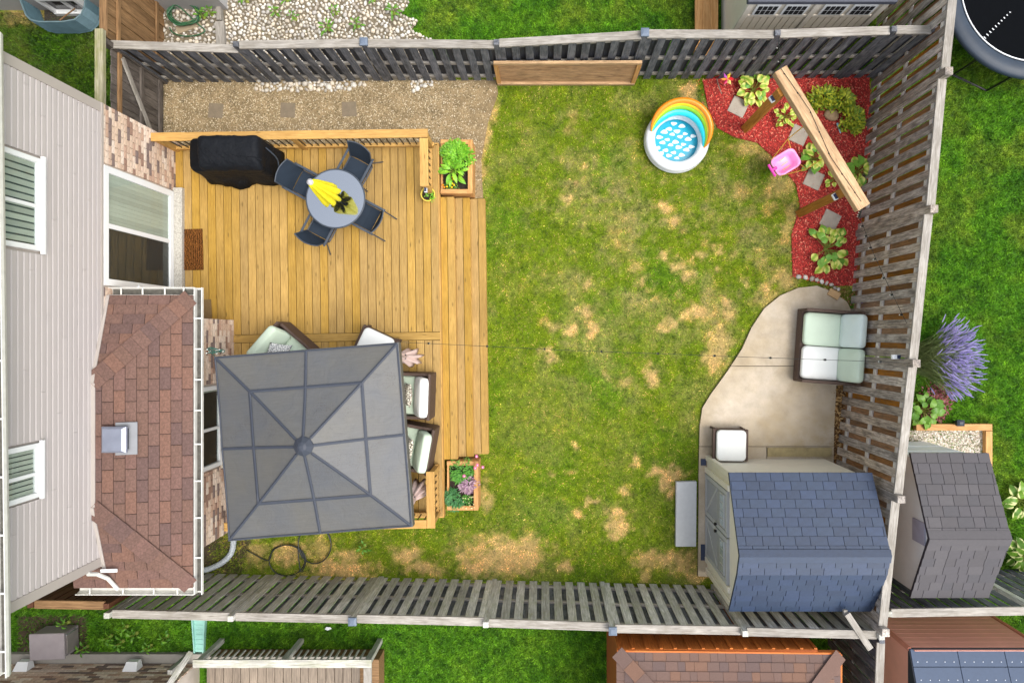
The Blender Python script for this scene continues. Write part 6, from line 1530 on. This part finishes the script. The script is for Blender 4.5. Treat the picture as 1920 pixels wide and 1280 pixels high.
for i, (x, y, lab) in enumerate(((1618, 574, 'thin purple flower sprig poking through the fence above the loveseat'), (1614, 728, 'thin purple flower sprig poking through the fence below the loveseat'))):
    sp = thing('lavender_sprig', lab, 'flower', tuple(P(x + 8, y, 0)), group='sprigs through the fence')
    b_ = P(x + 12, y, .0); mb = MB(); fm = MB()
    for k in range(5):
        t = P(x + 2, y, .42) + V(random.uniform(-.06, .04), random.uniform(-.09, .09), random.uniform(-.05, .1)); mb.tube([b_, t], .003, 4); fm.tube([t, t + V(-.01, random.uniform(-.03, .03), .06)], [.010, .004], 5)
    mb.build('stem', m_hstem, sp); fm.build('blossom', leafmat('sprig_flower', (148, 124, 196), (128, 104, 178), .6), sp)
# ------------------------------------------------------------------ neighbours to the north
nn = thing('neighbour_house', 'grey rendered house wall with a basement window beyond the river stones', 'house', (-9, 6.3, 0))
m_render = plain('grey_render', (164, 162, 162), .85, namt=.06)
MB().bb(-12.5, -5.95, 6.14, 9, -.05, 5.6).build('wall', m_render, nn)
wb = MB().bb(gx(112), gx(176), 6.08, 6.15, -.02, .5)
MB().bb(gx(108), gx(180), 6.02, 6.145, .0, .10).bb(gx(108), gx(113), 6.03, 6.145, .1, .62).bb(gx(175), gx(180), 6.03, 6.145, .1, .62).bb(gx(113), gx(175), 6.03, 6.145, .56, .62).bb(gx(148), gx(151), 6.05, 6.145, .1, .56).build('window_frame', m_white, nn)
MB().bb(gx(113), gx(175), 6.10, 6.142, .1, .56).build('window_pane', plain('dark_pane', (44, 42, 48), .1, .6), nn)
ww = thing('window_well', 'blue-grey corrugated steel window well against the grey wall', 'window well', tuple(P(133, 20)))
mb = MB(); rgs = []
c0 = P(132, 18); 
path = [(gx(72), 6.14)] + [(gx(72) + (gx(84) - gx(72)) * k / 4, 6.14 - .32 * k / 4) for k in range(1, 5)] + [(gx(92), 5.74), (gx(108), 5.70), (gx(150), 5.70), (gx(172), 5.74), (gx(184), 5.84), (gx(190), 5.98), (gx(191), 6.14)]
for k in range(15):
    z = -.01 + k * .034; o_ = .014 * (1 if k % 2 else -1); cx_ = gx(132)
    rgs.append([V(x + (1 if x > cx_ else -1) * o_, y - o_, z) for x, y in path])
m_ = len(path)
for rg in rgs: mb.v += rg
for k in range(14):
    for i in range(m_ - 1): mb.f.append((k * m_ + i, k * m_ + i + 1, (k + 1) * m_ + i + 1, (k + 1) * m_ + i))
wl = mb.build('corrugated_wall', plain('blue_grey_steel', (92, 122, 134), .45, .5, .3, namt=.15), ww, fix=False); sm = wl.modifiers.new('thick', 'SOLIDIFY'); sm.thickness = .006
MB().tube([V(x, y, .475) for x, y in path], .014, 6).build('rim', plain('blue_grey_rim', (120, 146, 154), .45, .5, .3), ww)
board('stick', V(gx(146), 5.72, .49), V(gx(176), 5.92, .52), .02, .02, m_gatebrown, ww)
MB().bb(gx(84), gx(184), 5.8, 6.13, -.05, .01).build('gravel_floor', plain('well_floor', (58, 54, 48), .95, namt=.4, nscale=30), ww)
# green hose on a pallet
pts = []; rnd = random.Random(8)
for k in range(52):
    a_ = R(k * 33); r_ = 26 + 3 * math.sin(k * .7) + rnd.uniform(-2, 2); pts.append(P(345 + r_ * 1.12 * math.cos(a_), 27 + r_ * .72 * math.sin(a_), .07 + .0022 * k))
pts += [P(372, 46, .10), P(384, 58, .06), P(370, 66, .05), P(345, 68, .05), P(325, 62, .05), P(318, 52, .05)]
coil('garden_hose', 'coiled dark green garden hose on the river stones', pts, .012, plain('green_hose', (46, 92, 60), .4, .5))
pal = MB().prism([tuple(P(a, b)[:2]) for a, b in ((330, 52), (372, 34), (380, 50), (336, 66))], .0, .05).build('flat_stone', plain('tan_flagstone', (150, 136, 112), .9, namt=.1), bevel=.006)
tag(pal, 'flat tan stone under the coiled green hose', 'stone')
te = thing('timber_edging', 'grey timber post lying across the river stones to the fence', 'edging', tuple(P(414, 50)))
board('timber', P(409, -30, .08), P(413, 40, .08), .09, .12, m_cap, te); board('timber', P(413, 42, .06), P(416, 92, .06), .16, .10, m_cap, te)
m_weed = leafmat('weed_leaf', (106, 152, 44), (76, 126, 38), .5, .25); wm_ = [leaf_mesh('weed_leaf', .13, .045, m_weed, .2)]
for i, (x, y, s) in enumerate(((540, 4, .9), (522, 30, .8), (618, 58, 1.1), (672, 53, .9), (632, 28, .8), (740, 28, 1.0), (555, 38, .7), (385, 35, .8), (400, 30, .9), (465, 5, .9), (702, 3, .9))):
    hosta('green leafy weed growing up through the river stones', P(x, y), 9, .12 * s, wm_, 70 + i, 'weeds among the river stones', 'weed', size=(.7 * s, 1.1 * s), z=.03)
for i, (x, y) in enumerate(((685, 1022), (165, 1210), (240, 1172), (232, 1200), (258, 1185), (130, 1165), (285, 1208), (315, 1190), (210, 1190))):
    hosta('broad-leaved weed in the grass along the south fence', P(x, y), 7, .10, wm_, 90 + i, 'weeds along the south fence', 'weed', size=(.6, 1.0), z=.01)
# planked walkway and beige shed
wk = thing('boardwalk', 'narrow plank boardwalk beside the beige shed', 'boardwalk', (gx(1322), 6.0, 0))
for i in range(3): board('plank', V(gxz(1310.5 + i * 14.5, .2), 5.2, .18), V(gxz(1310.5 + i * 14.5, .2), 7.0, .18), .142, .036, m_cedar, wk)
for y in (5.3, 6.4): MB().bb(gxz(1304, .2), gxz(1346, .2), y - .05, y + .05, 0, .163).build('sleeper', m_cedar, wk)
bs = thing('storage_shed', 'beige panelled resin shed with a row of small windows', 'shed', (4.4, 6, 0))
m_bg = plain('warm_beige_resin', (216, 207, 190), .55, .35, namt=.04); m_bg2 = plain('light_beige_trim', (216, 208, 194), .5, .35)
xa, xb, yw = 3.34, 5.52, 5.36
MB().bb(xa, xb, yw, 8, 0, 2.0).build('wall', m_bg, bs)
n = 17
for i in range(n):
    x = xa + .06 + i * (xb - xa - .12) / n; w_ = (xb - xa - .12) / n
    MB().bb(x + .006, x + w_ - .006, yw - .012, yw, .03, 1.42).build('wall_panel', m_bg, bs, bevel=.003)
for x in (xa, xb): MB().bb(x - .05, x + .05, yw - .03, yw + .05, 0, 1.94).build('corner_trim', m_bg2, bs, bevel=.008)
MB().bb((xa + xb) / 2 - .05, (xa + xb) / 2 + .05, yw - .03, yw, 0, 1.94).build('centre_trim', m_bg2, bs, bevel=.008)
MB().bb(xa, xb, yw - .02, yw + .0, 1.44, 1.50).build('belt_trim', m_bg2, bs)
for x0, x1 in ((3.45, 3.84), (3.92, 4.31), (4.55, 4.94), (5.02, 5.41)):
    wd = MB().bb(x0, x1, yw - .025, yw - .004, 1.52, 1.86).build('window', m_white, bs)
    for i in range(4):
        for j in range(2):
            a_ = x0 + .03 + i * (x1 - x0 - .06) / 4; MB().bb(a_ + .008, a_ + (x1 - x0 - .06) / 4 - .008, yw - .03, yw - .024, 1.55 + j * .145, 1.675 + j * .145).build('pane', m_dark, wd)
MB().bb(xa - .1, xb + .1, yw - .06, 8.1, 1.95, 2.05).build('roof', plain('dark_grey_roof', (70, 72, 82), .6), bs, bevel=.01)
# trampoline
tp = P(1938, -22, .8)
tr = thing('trampoline', 'round black trampoline with blue-grey edge pad', 'trampoline', (tp.x, tp.y, 0))
rO, rI = 1.62, 1.32; zt = .85
MB().lathe([(rI + .02, zt - .02), (.6, zt - .06), (.001, zt - .08)], (0, 0, 0), 64, False, False).build('mat', plain('black_mesh', (9, 11, 14), .9, .05), tr, local=True, smooth=True)
MB().lathe([(rO, zt - .07), (rO + .02, zt - .02), (rO - .02, zt + .03), (rI + .06, zt + .035), (rI, zt + .0), (rI + .04, zt - .03)], (0, 0, 0), 64, False, False).build('edge_pad', plain('blue_grey_pad', (38, 50, 64), .5, .4, namt=.12), tr, local=True, smooth=True)
ring(rI + .0, .012, zt + .02, 96, 6).build('pad_piping', m_solarw, tr, local=True); ring(rO - .03, .02, zt - .06, 64, 6).build('frame_ring', m_black, tr, local=True)
for k in range(4):
    a_ = R(252 + k * 90 - 20); b_ = a_ + .45
    MB().tube([V(rO * math.cos(a_) * .97, rO * math.sin(a_) * .97, zt - .06), V(rO * math.cos(a_) * .97, rO * math.sin(a_) * .97, .025), V(rO * math.cos(b_) * .97, rO * math.sin(b_) * .97, .025), V(rO * math.cos(b_) * .97, rO * math.sin(b_) * .97, zt - .06)], .022, 8).build('leg', m_black, tr, local=True)
for k in range(10):
    a_ = R(225); r_ = rI - .05 - k * .07; MB().tube([V(r_ * math.cos(a_ + t), r_ * math.sin(a_ + t), zt + .0) for t in (-.02, 0, .02)], .008, 5).build('lacing', m_solarw, tr, local=True)

# ------------------------------------------------------------------ small loose things
lp = thing('leaning_plank', 'grey plank laid slanting over the fence corner by the orange shed', 'plank', tuple(P(1612, 1185, 0)))
board('plank', P(1588, 1150, 2.02), P(1632, 1216, 1.99), .10, .036, m_cap, lp)
board('plank', P(1588, 1150, 2.02) - V(0, 0, .04), P(1588, 1150, 2.02) - V(0, 0, .10), .08, .06, m_cap, lp, up=(1, 0, 0))
sc2 = MB(); c = P(615, 1177, .05)
sc2.add([c + V(-.06, -.02, 0), c + V(0, -.035, .02), c + V(.07, -.01, 0), c + V(.05, .03, .03), c + V(-.03, .03, .01)], [(0, 1, 4), (1, 2, 3), (1, 3, 4)])
so = sc2.build('paper_scrap', m_solarw, fix=False); so.modifiers.new('thick', 'SOLIDIFY').thickness = .003
tag(so, 'crumpled white paper scrap on the grass beyond the south fence', 'litter')
fl2 = thing('string_lights', 'green fairy light bundle tied at the gazebo canopy corner by the brick wall', 'string lights', tuple(P(402, 660, 2.3)))
rnd = random.Random(14); base = P(406, 659, 2.28); pts = [base + V(rnd.uniform(-.16, .12), rnd.uniform(-.05, .07), rnd.uniform(-.05, .05)) for _ in range(16)]
MB().tube(smooth_path(pts, 4), .006, 5).build('cable', plain('green_cable', (40, 96, 84), .5), fl2)
for p in pts[::2]: MB().lathe([(.005, 0), (.012, .015), (.010, .03), (.002, .04)], p, 7).build('bulb', m_bulb, fl2)
MB().tube([pts[0], V(gc.x, gc.y, 0) + Matrix.Rotation(GA, 3, 'Z') @ V(-1.36, 1.36, 2.5)], .006, 5).build('tie', plain('green_tie', (40, 96, 84), .5), fl2)
